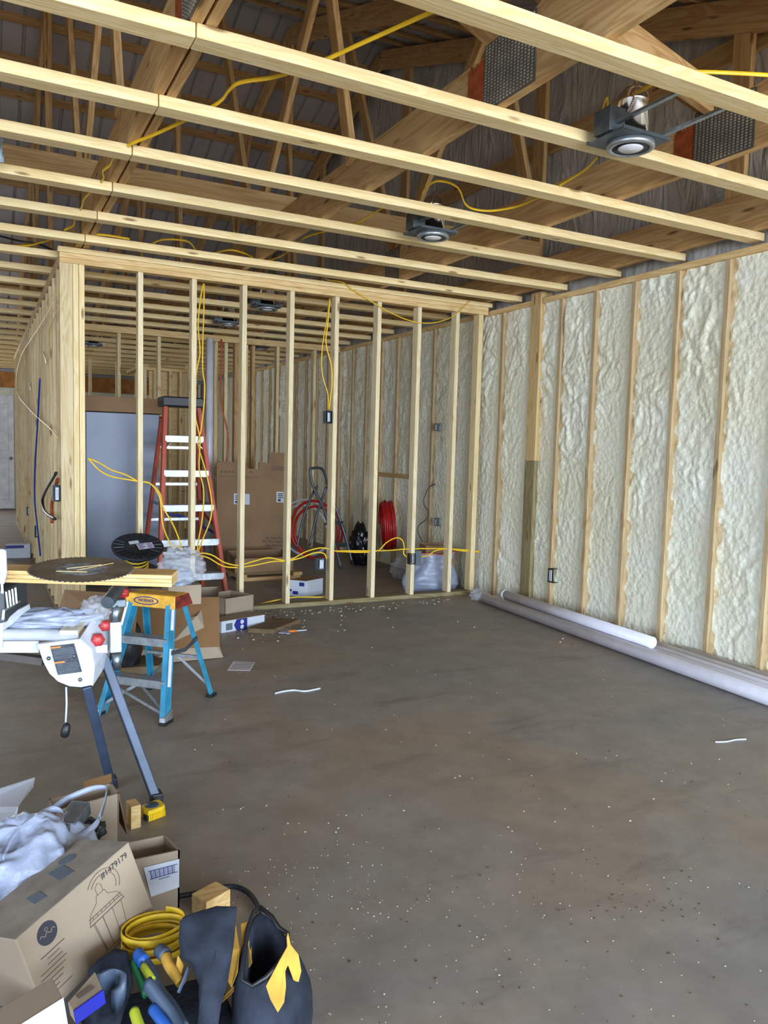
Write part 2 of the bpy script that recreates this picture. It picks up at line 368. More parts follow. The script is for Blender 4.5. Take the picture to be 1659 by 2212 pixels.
# sprayed foam between the studs of the right wall, one continuous skin
STUDS = [5.164-0.4064*k for k in range(-22, 13) if k not in (-1,)]
STUDS = [y for y in STUDS if 0.2 < y < YF]
def foam_x(y, z, fine=True):
    dst = min(abs(y-s) for s in STUDS+[5.48]); bay = math.floor((y-5.164)/0.4064)
    up = min(max((z-0.9+0.5*mn.noise(Vector((bay*3.1, z*1.3, 2))))/1.1, 0), 1)
    mask = mn.noise(Vector((bay*7.7, y*1.6, z*1.5)))
    rough = min(max(0.16+0.8*up+1.4*mask, 0.06), 1.0)
    q = Vector((y*13, z*8.5, bay*1.7)); q += Vector((mn.noise(q*0.45), mn.noise(q*0.45+Vector((9,9,9))), 0))*1.8
    d1 = mn.voronoi(q)[0][0]; d2 = mn.voronoi(q*2.1+Vector((4, 4, 0)))[0][0]
    h = (max(0, 1-d1*d1*1.5)*0.66+max(0, 1-d2*d2*1.5)*0.34)*0.034*(0.12+0.88*rough)
    big = mn.noise(Vector((y*2.2, z*1.1, bay)))*0.012
    d = 0.040-h+big
    if dst < 0.05:
        t = dst/0.05; e = mn.noise(Vector((z*9, bay*5, 1)))*0.022
        d = d*t+(0.034+e)*(1-t)
    return XR+max(-0.012 if dst > 0.045 else 0.006, d)
m = MB()
def fw(y0, y1, ny, nz): m.grid(lambda u, v: Vector((foam_x(y0+(y1-y0)*u, 2.665*v), y0+(y1-y0)*u, 2.665*v)), ny, nz)
fw(6.3, 0.6, 470, 220); fw(0.6, -5.5, 90, 50); fw(YB, 6.3, 320, 90)
o = m.build('wall_right', M['foam'], smooth=True, origin=(XR, 5, 0)); struct(o)
# gable wall skin above and behind the right wall: plastic sheeting
m = MB()
g0 = []
def gable(u, v):
    y = -0.5+17.5*u; top = roof_z(y); z = 2.66+(top-2.66)*v
    return Vector((XR+0.13+0.03*mn.noise(Vector((y*1.5, z*3, 0)))+0.015*mn.noise(Vector((y*7+z*3, z*2, 3))), y, z))
m.grid(gable, 150, 40)
struct(m.build('wall_right_gable', M['sheet'], smooth=True, origin=(XR, 5, 2.6)))
struct(MB().box((XR+0.17, -5.5, 0), (XR+0.2, 17.2, 6.2)).build('wall_right_cladding', M['roofmetal'], origin=(XR, 0, 0)))
# roof in two slopes, ribbed metal sheets
def roof(y0, y1):
    mm = MB(); xs = []; x = XW
    while x < XR+0.2:
        xs += [(x, 0), (x+0.19, 0), (x+0.20, 0.03), (x+0.22, 0.03)]; x += 0.23
    mm.loft([[Vector((x, yy, roof_z(yy)+0.07+h)) for x, h in xs]+[Vector((x, yy, roof_z(yy)+0.12+h)) for x, h in reversed(xs)] for yy in (y0, y1)])
    return mm
a = roof(-0.1, YR+.02); c_ = roof(-5.5, -0.1); a.add(c_.v, c_.f); b = roof(YR-.02, 17.2); a.add(b.v, b.f)
struct(a.build('ceiling', M['roofmetal'], origin=(0, 0, 3)))
struct(MB().box((XW-0.1, 1.2, 0), (XW, 17.2, 6.2)).box((XW-0.1, -5.5, 2.66), (XW, 1.2, 6.2)).build('wall_left', M['foam'], origin=(XW, 0, 0)))
struct(MB().box((XW, -5.6, 2.62), (XR+0.2, -5.5, 3.2)).box((XW, -5.6, 0), (-3.6, -5.5, 2.62)).build('wall_back', M['osb'], origin=(0, -5.5, 0)))
# far wall of the hall, foam between posts, with a white door
m = MB()
def farw(u, v):
    x = XW+(XR-XW)*u; z = 2.66*v
    return Vector((x, YB+0.05+0.05*mn.noise(Vector((x*3, z*2.5, 5)))+0.02*mn.noise(Vector((x*9, z*8, 5))), z))
m.grid(farw, 180, 50); 
struct(m.build('wall_far', M['foam'], smooth=False, origin=(0, YB, 0)))
struct(MB().box((XW, 17.1, 0), (XR+.2, 17.2, 3.3)).build('wall_outer', M['roofmetal'], origin=(0, 17, 0)))
d1 = struct(MB().box((-0.32, YB-0.08, 0.02), (0.62, YB-0.03, 2.22)).build('door_1', M['door'], origin=(0.15, YB, 0), bevel=0.004))
MB().box((-0.22, YB-0.095, 1.15), (0.52, YB-0.08, 2.05)).box((-0.22, YB-0.095, 0.2), (0.52, YB-0.08, 1.0)).build('door_panel', M['door'], d1, bevel=0.01)
MB().lathe([(0.012, 0), (0.012, 0.03), (0.03, 0.035), (0.03, 0.06)], Matrix.Translation((0.56, YB-0.08, 1.0)) @ Matrix.Rotation(math.pi/2, 4, 'X'), 14).build('door_handle', M['steel'], d1, smooth=True)

# ------------------------------------------------------------------ right wall framing
def stud(a, b, wd, th, label, group, mat='stud', side=(0,1,0), name='wall_stud', cat='stud'):
    return tag(beam(name, a, b, wd, th, M[mat], side), label, cat, group)
near = [y for y in sorted(STUDS) if y < YP]; far = [y for y in sorted(STUDS) if y > YP+.1]
for i, y in enumerate(reversed(near)):
    stud((XR+0.045, y, 0.0), (XR+0.045, y, ZP), 0.09, 0.038, 'pine stud between foam bays, %s on the right wall counting from the partition corner' % ORD[i], 'right wall studs in front of the partition', 'wstud')
for i, y in enumerate(far):
    stud((XR+0.045, y, 0.0), (XR+0.045, y, ZP), 0.09, 0.038, 'pine stud in the foamed right wall beyond the partition, %s behind it' % ORD[i], 'right wall studs beyond the partition', 'wstud')
t = thing('wall_post', 'wide square post in the foam wall, bare pine above and green treated wood below', 'post', (XR+.06, 5.48, 0))
lab(beam('treated_post', (XR+0.055, 5.48, 0), (XR+0.055, 5.48, 1.31), 0.13, 0.135, M['treated'], (0,1,0), t), 'green-brown treated lower post')
beam('upper_post', (XR+0.055, 5.48, 1.31), (XR+0.055, 5.48, ZP+0.1), 0.13, 0.135, M['plate'], (0,1,0), t)
tag(beam('top_plate', (XR+0.045, 0.3, ZP+0.022), (XR+0.045, 5.40, ZP+0.022), 0.09, 0.044, M['plate']), 'pine top plate running along the foam wall above the near studs', 'plate')
tag(beam('top_plate', (XR+0.045, 5.56, ZP+0.022), (XR+0.045, YF, ZP+0.022), 0.09, 0.044, M['plate']), 'pine top plate on the foam wall from the wide post into the back rooms', 'plate')
# framed window opening filled with foam, beyond the partition
t = thing('window_framing', 'brown rough sill and jambs of a foamed-over window opening, right wall behind partition', 'window frame', (XR, 8.05, 1.0))
beam('sill_board', (XR-0.004, 7.6, 1.07), (XR-0.004, 8.48, 1.07), 0.05, 0.045, M['truss'], parent=t)
beam('jamb', (XR-0.004, 7.6, 1.05), (XR-0.004, 7.6, ZP), 0.05, 0.04, M['truss'], (0,1,0), t)
beam('jamb', (XR-0.004, 8.48, 1.05), (XR-0.004, 8.48, ZP), 0.05, 0.06, M['truss'], (0,1,0), t)

# ------------------------------------------------------------------ partition
S16 = 0.4064
px = [2.3433+S16*k-0.019 for k in range(-3, 5)]
for i, x in enumerate(px):
    stud((x, YP+0.045, 0.038), (x, YP+0.045, ZP), 0.09, 0.038, 'upright pine stud of the open partition, %s from its left corner post' % ORD[i], 'open partition studs', 'pstud', (1,0,0), 'partition_stud')
tag(beam('partition_stud', (XR-0.10, YP+0.045, 0.038), (XR-0.10, YP+0.045, ZP), 0.09, 0.05, M['pine'], (1,0,0)), 'last partition stud, standing against the foam wall in the corner', 'stud')
tag(beam('corner_board', (XL+0.044, YP+0.019, 0.0), (XL+0.044, YP+0.019, ZP), 0.038, 0.088, M['stud'], (1,0,0)), 'wide stained corner board at the left end of the partition', 'board')
tag(beam('corner_stud', (XL+0.109, YP+0.045, 0.0), (XL+0.109, YP+0.045, ZP), 0.09, 0.038, M['pine'], (1,0,0)), 'corner stud directly right of the wide stained board', 'stud')
tag(beam('corner_stud', (XL+0.150, YP+0.045, 0.0), (XL+0.150, YP+0.045, ZP), 0.09, 0.038, M['pine'], (1,0,0)), 'outermost right corner stud, beside the silver appliance', 'stud')
tag(beam('bottom_plate', (1.55, YP+0.045, 0.019), (XR-0.02, YP+0.045, 0.019), 0.09, 0.038, M['treated']), 'green treated bottom plate of the open partition, littered with chips', 'plate')
tag(beam('top_plate', (XL, YP+0.045, ZP+0.019), (XR-0.02, YP+0.045, ZP+0.019), 0.09, 0.036, M['plate']), 'lower of the two partition top plates, the studs meet it', 'plate')
tag(beam('top_plate', (XL, YP+0.045, ZP+0.056), (XR-0.02, YP+0.045, ZP+0.056), 0.09, 0.036, M['plate']), 'upper of the two partition top plates, orange toned', 'plate')
tag(beam('top_nailer', (XL-0.01, YP+0.04, ZP+0.095), (XR+0.02, YP+0.04, ZP+0.095), 0.089, 0.038, M['pine']), 'pale pine nailer lying on top of the partition plates', 'board')
# left wall of the back rooms, running away from the corner board
k = 0; y = YP+0.30
while y < YF-0.1:
    wide = k in (0, 1, 4)
    stud((XL+0.045, y, 0.038), (XL+0.045, y, ZP), 0.09, 0.075 if wide else 0.038, 'stud of the long hall wall, %s behind the corner board' % ORD[k], 'long hall wall studs', 'stud', (0,1,0), 'hall_stud')
    y += 0.36 if k < 3 else 0.4064; k += 1
tag(beam('top_plate', (XL+0.045, YP+0.1, ZP+0.036), (XL+0.045, YF, ZP+0.036), 0.09, 0.07, M['plate']), 'doubled top plate of the long hall wall receding at left', 'plate')
tag(beam('bottom_plate', (XL+0.045, YP+0.1, 0.019), (XL+0.045, YF, 0.019), 0.09, 0.038, M['treated']), 'bottom plate of the long hall wall receding at left', 'plate')
# second partition further back
for i, x in enumerate([1.05, 1.47, 1.93, 2.36, 3.42, 3.93, 4.18]):
    stud((x, 9.62, 0.038), (x, 9.62, ZP-.02), 0.09, 0.038, 'stud of the second partition far behind the first, %s from the left' % ORD[i], 'second partition studs', 'stud', (1,0,0), 'partition_stud')
tag(beam('top_plate', (XL+.1, 9.62, ZP+0.02), (XR-.02, 9.62, ZP+0.02), 0.09, 0.075, M['plate']), 'doubled top plate of the second, farther partition', 'plate')
# closet wall, running away from the second partition, dense studs
cw = [(2.62, 9.62), (2.66, 9.75), (2.75, 9.63), (2.90, 9.66), (3.02, 9.66), (2.70, 10.1), (2.75, 10.5), (3.12, 9.70)]
for i, (x, yy) in enumerate(cw):
    stud((x, yy, 0), (x, yy, ZP-.02), 0.09 if i % 2 else 0.06, 0.07 if i in (3,) else 0.04, 'brown closet stud beyond the cardboard sheet, %s of its cluster' % ORD[i], 'closet studs beyond the cardboard', 'web' if i % 2 else 'stud', (1,0,0), 'closet_stud')
for i, (x, yy) in enumerate([(1.55, 12.9), (1.95, 12.9), (2.25, 12.9), (2.6, 12.9), (3.0, 12.7)]):
    stud((x, yy, 0.0), (x, yy, ZP-.02), 0.09, 0.04, 'stud of the farthest back partition, %s from the left' % ORD[i], 'farthest partition studs', 'stud', (1,0,0), 'partition_stud')
t = thing('closet_box', 'plywood-sided framed closet with its own plates in the middle back room', 'closet', (2.25, 11.2, 0))
for (x, yy) in [(2.02, 11.0), (2.16, 11.0), (2.36, 11.0), (2.5, 11.0), (2.02, 11.3), (2.02, 11.6)]:
    beam('stud', (x, yy, 0), (x, yy, 2.36), 0.09, 0.04, M['stud'], (1,0,0), t)
beam('top_plate', (1.98, 11.0, 2.38), (2.6, 11.0, 2.38), 0.09, 0.04, M['plate'], parent=t)
beam('top_plate', (2.02, 10.95, 2.42), (2.02, 12.2, 2.42), 0.09, 0.04, M['plate'], parent=t)
MB().box((2.1, 11.1, 0), (2.6, 11.12, 2.36)).build('side_panel', M['plate'], t)
tag(beam('header_beam', (XW, YB-0.1, 2.52), (XR-.1, YB-0.1, 2.52), 0.09, 0.30, M['osb']), 'orange header beam across the far end of the hall above the white door', 'beam')
for i, x in enumerate([0.68, 0.80, -0.40, -1.4]):
    stud((x, YB-0.12, 0), (x, YB-0.12, 2.36), 0.10, 0.05, ('post at the far wall, %s' % ['just right of the white door', 'second to the right of the white door', 'just left of the white door', 'farther left along the hall'][i]), 'far wall posts', 'stud', (1,0,0), 'door_post')
tag(MB().tube([(2.52, 9.5, 0.0), (2.52, 9.5, ZP)], 0.045, 16).build('drain_pipe', M['pvc'], smooth=True), 'white vertical PVC drain pipe behind the orange ladder', 'pipe')
tag(MB().tube([(2.50, 8.9, 0.0), (2.50, 8.9, 0.95)], 0.05, 14).tube([(2.50, 8.9, .95), (2.50, 8.9, 1.02)], 0.062, 14).build('drain_pipe', M['pvc'], smooth=True), 'short white drain stub standing behind the orange ladder', 'pipe')
cable('water_pipe', [(2.66, 9.5, ZP), (2.64, 9.42, 1.9), (2.72, 9.4, 1.5), (2.70, 9.4, 0.9), (2.70, 9.4, 0.0)], 'thin orange water pipe dropping down the closet studs', 'pipe', 0.012, 'orange_pipe', 1)
cable('water_pipe', [(1.72, 9.3, 0.0), (1.75, 9.3, 0.5), (2.1, 9.3, 0.52), (2.25, 9.3, 0.45), (2.6, 9.3, 0.25), (2.66, 9.3, 0.0)], 'blue water pipe running low behind the orange ladder', 'pipe', 0.014, 'blue_pipe', 1)
cable('water_pipe', [(2.28, 9.2, 0.0), (2.3, 9.2, 0.6), (2.5, 9.2, 0.42), (2.74, 9.2, 0.35), (2.78, 9.2, 0.0)], 'dark red water pipe beside the blue one behind the ladder', 'pipe', 0.014, 'red_pipe', 1)

# ------------------------------------------------------------------ ceiling joists
XS = 0.664; JY = [2.146+0.6096*k for k in range(0, 20)]
JY = [y for y in JY+[2.146+0.6096*k for k in range(20, 26)] if y < YB-0.05]
for i, y in enumerate(JY):
    if abs(y-YP) < 0.12: pass
    wr = 'over the near room' if y < YP else 'over the back rooms'
    gr = 'ceiling joists over the near room' if y < YP else 'ceiling joists over the back rooms'
    tag(beam('ceiling_joist', (XS+0.002, y, ZJ+0.024), (XR+0.05, y, ZJ+0.024), 0.091, 0.048, M['pine']), 'pine ceiling joist reaching the right wall %s, %s row from camera' % (wr, ORD[i]), 'joist', gr)
    tag(beam('ceiling_joist', (XW, y+0.004, ZJ+0.024), (XS-0.002, y+0.004, ZJ+0.024), 0.091, 0.048, M['pine']), 'pine ceiling joist over the left side hall, %s row from the camera' % ORD[i], 'joist', 'ceiling joists over the left hall')

# ------------------------------------------------------------------ roof trusses
ZT = 2.779
def tz(y): return roof_z(y)-0.02
def truss(x, label, gab=False, detail=True):
    t = thing('roof_truss', label, 'truss', (x, YR, ZT), 'roof trusses')
    beam('bottom_chord', (x, -0.1, ZT+0.118), (x, 17.1, ZT+0.118), 0.04, 0.236, M['truss'], parent=t)
    beam('top_chord', (x, -0.2, tz(-0.2)-0.10), (x, YR, tz(YR)-0.10), 0.04, 0.20, M['truss'], parent=t)
    beam('top_chord', (x, YR, tz(YR)-0.10), (x, 17.1, tz(17.1)-0.10), 0.04, 0.20, M['truss'], parent=t)
    zb = ZT+0.2
    if gab:
        for yy in (1.1, 3.5, 5.5, 7.9, 10.3, 12.7): beam('web', (x+.02, yy, zb-.1), (x+.02, yy, tz(yy)-.1), 0.04, 0.14, M['truss'], (0,1,0), t)
        beam('diagonal', (x, 2.76, zb), (x, 1.35, tz(1.3)-.1), 0.04, 0.14, M['truss'], parent=t)
    else:
        for (ya, yb) in ((2.65, 1.1), (2.65, 4.3), (5.95, 4.5), (5.95, 7.1), (YR, YR), (11.15, 10.0), (11.15, 12.6), (14.45, 12.8), (14.45, 16.0)):
            beam('web', (x, ya, zb), (x, yb, tz(yb)-0.1), 0.038, 0.10, M['web'], (0,1,0.2), t)
        for ya in (4.1, 8.2, 10.3): beam('lateral_strut', (x-0.03, ya, zb), (x-0.03, ya+0.5, tz(ya+.5)-0.1), 0.038, 0.085, M['web'], (0,1,0.2), t)
    if detail:
        for yy, w2, zz in ((2.64, 0.17, ZT+.118), (5.95, 0.12, ZT+.13)):
            mm = MB(); np_ = MB().box((x-0.0265, yy-w2, zz-0.115), (x-0.0205, yy+w2, zz+0.15)).build('nail_plate', M['platedark'], t)
            for a_ in range(int(w2*2/0.022)):
                for c_ in range(20):
                    yq = yy-w2+0.012+a_*0.022; zq = zz-0.108+c_*0.0128
                    mm.box((x-0.0295, yq, zq), (x-0.026, yq+0.010, zq+0.007))
            mm.build('punched_teeth', M['nailplate'], np_)
        if not gab:
            q = MB(); 
            for k2 in range(14):
                q.box((x-0.0225, 2.81+k2*0.009, ZT+0.01+0.012*random.random()), (x-0.0203, 2.819+k2*0.009, ZT+0.235-0.03*random.random()))
            q.build('stain', M['redstain'], t)
    return t
truss(3.15, 'second roof truss from the right wall, grained chord above the right-hand ceiling')
truss(1.91, 'roof truss whose broad chord crosses mid ceiling, red stain beside its toothed plate')
T0 = truss(0.665, 'roof truss over the joist splices at upper left, with a red stained patch')
for i, x in enumerate((-0.58, -1.82, -3.06, -4.3)):
    truss(x, 'dim roof truss over the left hall, %s left of the joist splices' % ORD[i], detail=False)
truss(4.27, 'gable end roof truss with upright posts standing over the foam wall', gab=True, detail=False)
beam('second_ply', (0.715, -0.1, ZT+0.118), (0.715, 17.1, ZT+0.118), 0.038, 0.236, M['truss'], parent=T0)
k = 0; y = 9.48-0.52*1.55
i = 0
pl = []
yy = 0.3
while yy < YR-0.2: pl.append(yy); yy += 0.52
yy = YR+0.35
while yy < 16.8: pl.append(yy); yy += 0.52
nn = 0; ff = 0
for yy in pl:
    z = roof_z(yy)+0.035; s = Vector((0, -0.36, 1)) if yy < YR else Vector((0, 0.36, 1))
    if yy < YR: nn += 1; lb = 'purlin under the near roof slope, %s up from the low eave' % ORD[nn-1]; gr = 'purlins of the near roof slope'
    else: ff += 1; lb = 'purlin under the far roof slope, %s down from the ridge' % ORD[ff-1]; gr = 'purlins of the far roof slope'
    tag(beam('roof_purlin', (XW, yy, z), (XR+.1, yy, z), 0.089, 0.045, M['web'], s), lb, 'purlin', gr)
tag(beam('lateral_brace', (-2.6, 5.42, ZT+0.31), (XR-.05, 5.42, ZT+0.31), 0.04, 0.14, M['truss']), 'long brown brace lying across the truss chords, parallel to the joists', 'brace')
tag(beam('wall_girt', (4.40, 0.6, 4.02), (4.40, 8.6, 4.02), 0.04, 0.15, M['truss']), 'upper horizontal girt on the sheeted gable wall', 'girt')
tag(beam('wall_girt', (4.40, 0.6, 3.42), (4.40, 10.6, 3.42), 0.04, 0.14, M['truss']), 'lower horizontal girt on the sheeted gable wall', 'girt')
tag(beam('truss_brace', (1.93, 2.5, ZT+.40), (3.13, 2.72, ZT+.30), 0.04, 0.14, M['web'], (0,0,1)), 'short pale brace between two truss chords at top right', 'brace')

# ------------------------------------------------------------------ recessed lights
def can_light(c, label, rot=0.0, ga='recessed ceiling lights', bl=0.5):
    t = thing('recessed_light', label, 'light fixture', c, ga)
    c = Vector(c); T = Matrix.Translation(c) @ Matrix.Rotation(rot, 4, 'Z') @ Matrix.Diagonal((0.88, 0.88, 1.0, 1.0))
    pl = MB().box((-0.17, -0.12, 0.02), (0.13, 0.12, 0.026), T).box((-0.17, -0.125, 0.02), (0.13, -0.118, 0.034), T).box((-0.17, 0.118, 0.02), (0.13, 0.125, 0.034), T).build('mounting_plate', M['dark_steel'], t)
    MB().lathe([(0.112, 0.02), (0.114, 0.0), (0.104, -0.004), (0.088, -0.002), (0.086, 0.02)], T, 40).build('trim_ring', M['alu'], t, smooth=True)
    MB().lathe([(0.088, 0.0), (0.086, 0.03), (0.05, 0.035), (0.0, 0.036)], T, 32).build('baffle', M['black'], t, smooth=True)
    MB().lathe([(0.0, -0.007), (0.050, -0.005), (0.060, 0.0), (0.062, 0.008), (0.05, 0.03)], T, 32).build('lamp_lens', M['white_lens'], t, smooth=True)
    MB().lathe([(0.078, 0.03), (0.078, 0.185), (0.081, 0.188), (0.079, 0.193), (0.068, 0.222), (0.045, 0.245), (0.012, 0.255), (0.0, 0.256)], T, 36).build('can_housing', M['shiny'], t, smooth=True)
    MB().box((-0.19, -0.055, 0.03), (-0.095, 0.055, 0.13), T).box((-0.095, 0.0, 0.03), (-0.088, 0.05, 0.14), T).build('junction_box', M['dark_steel'], t, bevel=0.003)
    MB().tube([T @ p for p in spline([Vector((0.0, 0.0, 0.255)), Vector((-0.03, -0.05, 0.26)), Vector((-0.07, -0.09, 0.19)), Vector((-0.09, -0.07, 0.12)), Vector((-0.10, -0.05, 0.09))], 20)], [0.006 if q % 2 else 0.0048 for q in range(81)], 8).build('flex_conduit', M['shiny'], t, smooth=False)
    for s in (-0.13, 0.13):
        MB().box((s-0.010, -bl, 0.058), (s+0.010, 0.05, 0.070), Matrix.Translation(c) @ Matrix.Translation((0, 0, 0))).box((s-0.02, 0.045, 0.03), (s+0.02, 0.05, 0.08), Matrix.Translation(c)).build('hanger_bar', M['steel'], t)
    return t
def copy_tree(o, parent=None):
    c = o.copy(); COL.objects.link(c); c.parent = parent
    for ch in o.children: copy_tree(ch, c)
    return c
_c = PZ(1362, 321, 2.69); can_light(tuple(_c), 'large nearest recessed light hung between joists at upper right', bl=_c.y-2.192)
_c = PZ(935, 514, 2.69); can0 = can_light(tuple(_c), 'smaller recessed light between joists at centre right, wire looping beside it', bl=_c.y-4.022)
cc = [((-0.02, 4.30, ZJ-.04), 'recessed light cut off by the left photo edge between joists'),
      ((2.50, 7.33, ZJ-.04), 'recessed light just behind the partition top, nearest of the back room ones'),
      ((2.47, 8.55, ZJ-.04), 'recessed light in the back room above the orange ladder'),
      ((1.44, 11.6, ZJ-.04), 'far recessed light above the silver appliance'),
      ((3.44, 10.38, ZJ-.04), 'far recessed light above the cardboard sheet')]
for c, lb in cc:
    q = copy_tree(can0); q.location = c; q['label'] = lb; q['_loc'] = tuple(c)

# ------------------------------------------------------------------ white pipes along the right wall
def pipe_y(x0, y0, y1, z, r, label, open_end=False, group=None):
    f = lambda y: x0+(y-2.73)*0.0576
    t = MB().tube([(f(y0), y0, z), (f(y1), y1, z)], r, 24, cap=not open_end).build('pvc_pipe', M['pvc'], smooth=False)
    for p in t.data.polygons: p.use_smooth = len(p.vertices) == 4
    if open_end: md = t.modifiers.new('s', 'SOLIDIFY'); md.thickness = 0.005
    return tag(t, label, 'pipe', group)
pipe_y(3.905, 0.9, 5.82, 0.0475, 0.046, 'outermost white PVC pipe on the floor, farthest from the foam wall')
for i, (y1, lb) in enumerate([(5.72, 'next to the outermost one'), (5.60, 'second in from the outermost one'), (4.9, 'third in from the outermost one'), (3.7, 'closest to the foam wall')]):
    pipe_y(3.905+0.089+i*0.083, 0.9, y1, 0.040, 0.0385, 'white pipe on the floor along the foam wall, '+lb)
t = thing('pvc_pipe', 'short white pipe with open near end lying on top of the other pipes', 'pipe', (4.06, 4.6, 0.05))
a, b = Vector((4.015, 3.72, 0.122)), Vector((4.118, 5.50, 0.122))
o = MB().tube([a, b], 0.038, 28, cap=False).build('tube', M['pvc'], t, smooth=True, solid=0.006)
MB().tube([b, b+(b-a).normalized()*0.05], 0.041, 24).build('end_collar', M['pvc'], t, smooth=True)
def crumple(name, c, rad, seed, mat, amp=0.22, rot=0, freq=3.0, nu=44, nv=30, flat=0.0, parent=None, solid=0, drape=0):
    c = Vector(c); R = Matrix.Rotation(rot, 3, 'Z')
    def fn(u, v):
        a = 2*math.pi*u; e = math.pi*v-math.pi/2
        d = Vector((math.cos(a)*math.cos(e), math.sin(a)*math.cos(e), math.sin(e)))
        q = d*freq+Vector((seed*5.1, seed*2.3, seed))
        k = 1+amp*(mn.noise(q)+0.6*(1-2*abs(mn.noise(q*2.1)))*0.6+0.25*mn.noise(q*4.5))
        p = Vector((d.x*rad[0], d.y*rad[1], d.z*rad[2]))*k
        if flat and p.z < -rad[2]*flat: p.z = -rad[2]*flat
        return c+R @ p
    return MB().grid(fn, nu, nv).build(name, mat, parent, smooth=True, origin=None if parent else (c.x, c.y, c.z-rad[2]*(flat or 1)), solid=solid)
tag(crumple('plastic_wrap', (4.06, 5.86, 0.06), (0.06, 0.07, 0.05), 3, M['bagclear'], 0.4, flat=0.9), 'small wad of clear plastic wrap at the far end of the pipes', 'wrap')

# ------------------------------------------------------------------ electrical boxes
def ebox(c, sx, sy2, sz, label, face='card', cat='electrical box', wall=False):
    t = thing('electrical_box', label, cat, (c[0], c[1], c[2]-sz/2))
    x, y, z = c; mm = MB()
    th = 0.003
    mm.box((x-sx/2, y-sy2/2, z-sz/2), (x-sx/2+th, y+sy2/2, z+sz/2)).box((x+sx/2-th, y-sy2/2, z-sz/2), (x+sx/2, y+sy2/2, z+sz/2))
    mm.box((x-sx/2, y+sy2/2-th, z-sz/2), (x+sx/2, y+sy2/2, z+sz/2)).box((x-sx/2, y-sy2/2, z-sz/2), (x+sx/2, y+sy2/2, z-sz/2+th)).box((x-sx/2, y-sy2/2, z+sz/2-th), (x+sx/2, y+sy2/2, z+sz/2))
    mm.build('shell', M['skin_box'] if face not in ('black', 'w') else M['black'], t, bevel=0.002)
    yk = (MB().box((x-sx/2-0.004, y-sy2*0.25, z-sz*0.4), (x-sx/2+0.01, y+sy2*0.25, z+sz*0.4)) if wall else MB().box((x-sx*0.22, y-sy2/2-0.004, z-sz*0.4), (x+sx*0.22, y-sy2/2+0.01, z+sz*0.4))).build('yoke', M['white_card'] if face != 'black' else M['steel'], t, bevel=0.003)
    for s in (-1, 1): MB().lathe([(0.004, 0), (0.004, 0.01)], Matrix.Translation((x-sx/2-0.004 if wall else x, y if wall else y-sy2/2-0.004, z+s*sz*0.33)) @ Matrix.Rotation(math.pi/2, 4, 'Y' if wall else 'X'), 10).build('screw', M['steel'], yk)
    return t
ebox((2.655, YP-0.01, 1.635), 0.06, 0.06, 0.105, 'black switch box hung at head height on a partition stud', 'black')
ebox((2.628, YP+0.02, 0.365), 0.085, 0.06, 0.10, 'grey outlet box low on the middle partition stud')
ebox((3.53, YP+0.0, 0.375), 0.06, 0.06, 0.10, 'black and white outlet box on the right side of the partition', 'black')
tt = MB().box((3.575, YP+0.03, 0.30), (3.655, YP+0.08, 0.44)).build('electrical_box', M['skin_box'], bevel=0.003); tag(tt, 'grey blue box behind the right-hand partition stud, wires entering', 'electrical box')
ebox((XR+0.02, 5.12, 0.345), 0.08, 0.07, 0.12, 'black outlet box with white face in the foam wall', 'w', wall=True)
ebox((XL-0.02, YP+0.12, 0.98), 0.06, 0.07, 0.12, 'metal switch box at waist height on the hall wall behind the corner board')
ebox((XL-0.0, 8.835, 0.42), 0.06, 0.07, 0.12, 'low outlet box on the hall wall beside the blue pipe')
ebox((XL-0.0, 10.45, 0.5), 0.05, 0.06, 0.10, 'small outlet box deep along the hall wall')
ebox((XR+0.02, 7.05, 1.62), 0.10, 0.05, 0.08, 'small box high on the foam wall behind the partition', wall=True)
ebox((XR+0.02, 7.0, 0.62), 0.10, 0.05, 0.08, 'small box low on the foam wall behind the partition', wall=True)
for (y, z, lb) in ((7.3, 2.02, 'nearer'), (9.6, 1.92, 'farther')):
    tag(MB().poly([(XL-0.01, y, z), (XL-0.01, y+0.10, z+0.02), (XL-0.03, y+0.10, z+0.12), (XL-0.02, y-0.01, z+0.05)], (0.008, 0, 0)).build('bracket', M['shiny']), 'shiny metal strap on the hall wall studs, the %s of two' % lb, 'bracket')

# ------------------------------------------------------------------ cables
ZC = ZJ+0.058
def pzc(L, z=ZC): return [PZ(u, v, z) for u, v in L]
cable('power_cable', pzc([(960,15),(905,38),(800,85),(700,130),(640,152),(590,167),(520,178),(495,195),(480,215),(455,232)])+pzc([(420,250),(383,268),(330,292),(275,315),(245,342),(238,356),(222,370),(222,388),(190,420),(180,432),(176,448)], ZC-0.02)+pzc([(162,472),(158,487),(138,497)], ZC), 'long yellow cable laid over the joists from top centre to the partition corner', r=0.009, flat=0.45)
cable('power_cable', pzc([(-30,522),(20,530),(60,530),(95,522),(130,512),(190,506),(230,508),(280,516)], ZC), 'yellow cable crossing the joists just left of the partition corner', r=0.008, flat=0.5)
cable('power_cable', pzc([(-20,505),(40,520),(85,528),(120,543)], ZC+0.01), 'black cable among the yellow ones left of the partition corner', r=0.007, mat='black')
cable('power_cable', pzc([(1720,166),(1659,162),(1590,158),(1500,155),(1460,157),(1430,168),(1400,188)], ZC+0.02)+[PZ(1375,200,ZJ+0.15), PZ(1350,215,ZJ+0.15), PZ(1336,232,ZJ+0.14), PZ(1322, 250, ZJ+0.09)], 'yellow cable feeding the large recessed light from the right', r=0.008)
cable('power_cable', [PZ(1290, 272, ZJ+0.08), PZ(1297,255,ZJ+0.17), PZ(1305,225,ZJ+0.2), PZ(1312,212,ZJ+0.22), PZ(1312,235,ZJ+0.2), PZ(1310,252,ZJ+0.18)], 'short looped yellow wire tail behind the large recessed light', r=0.007)
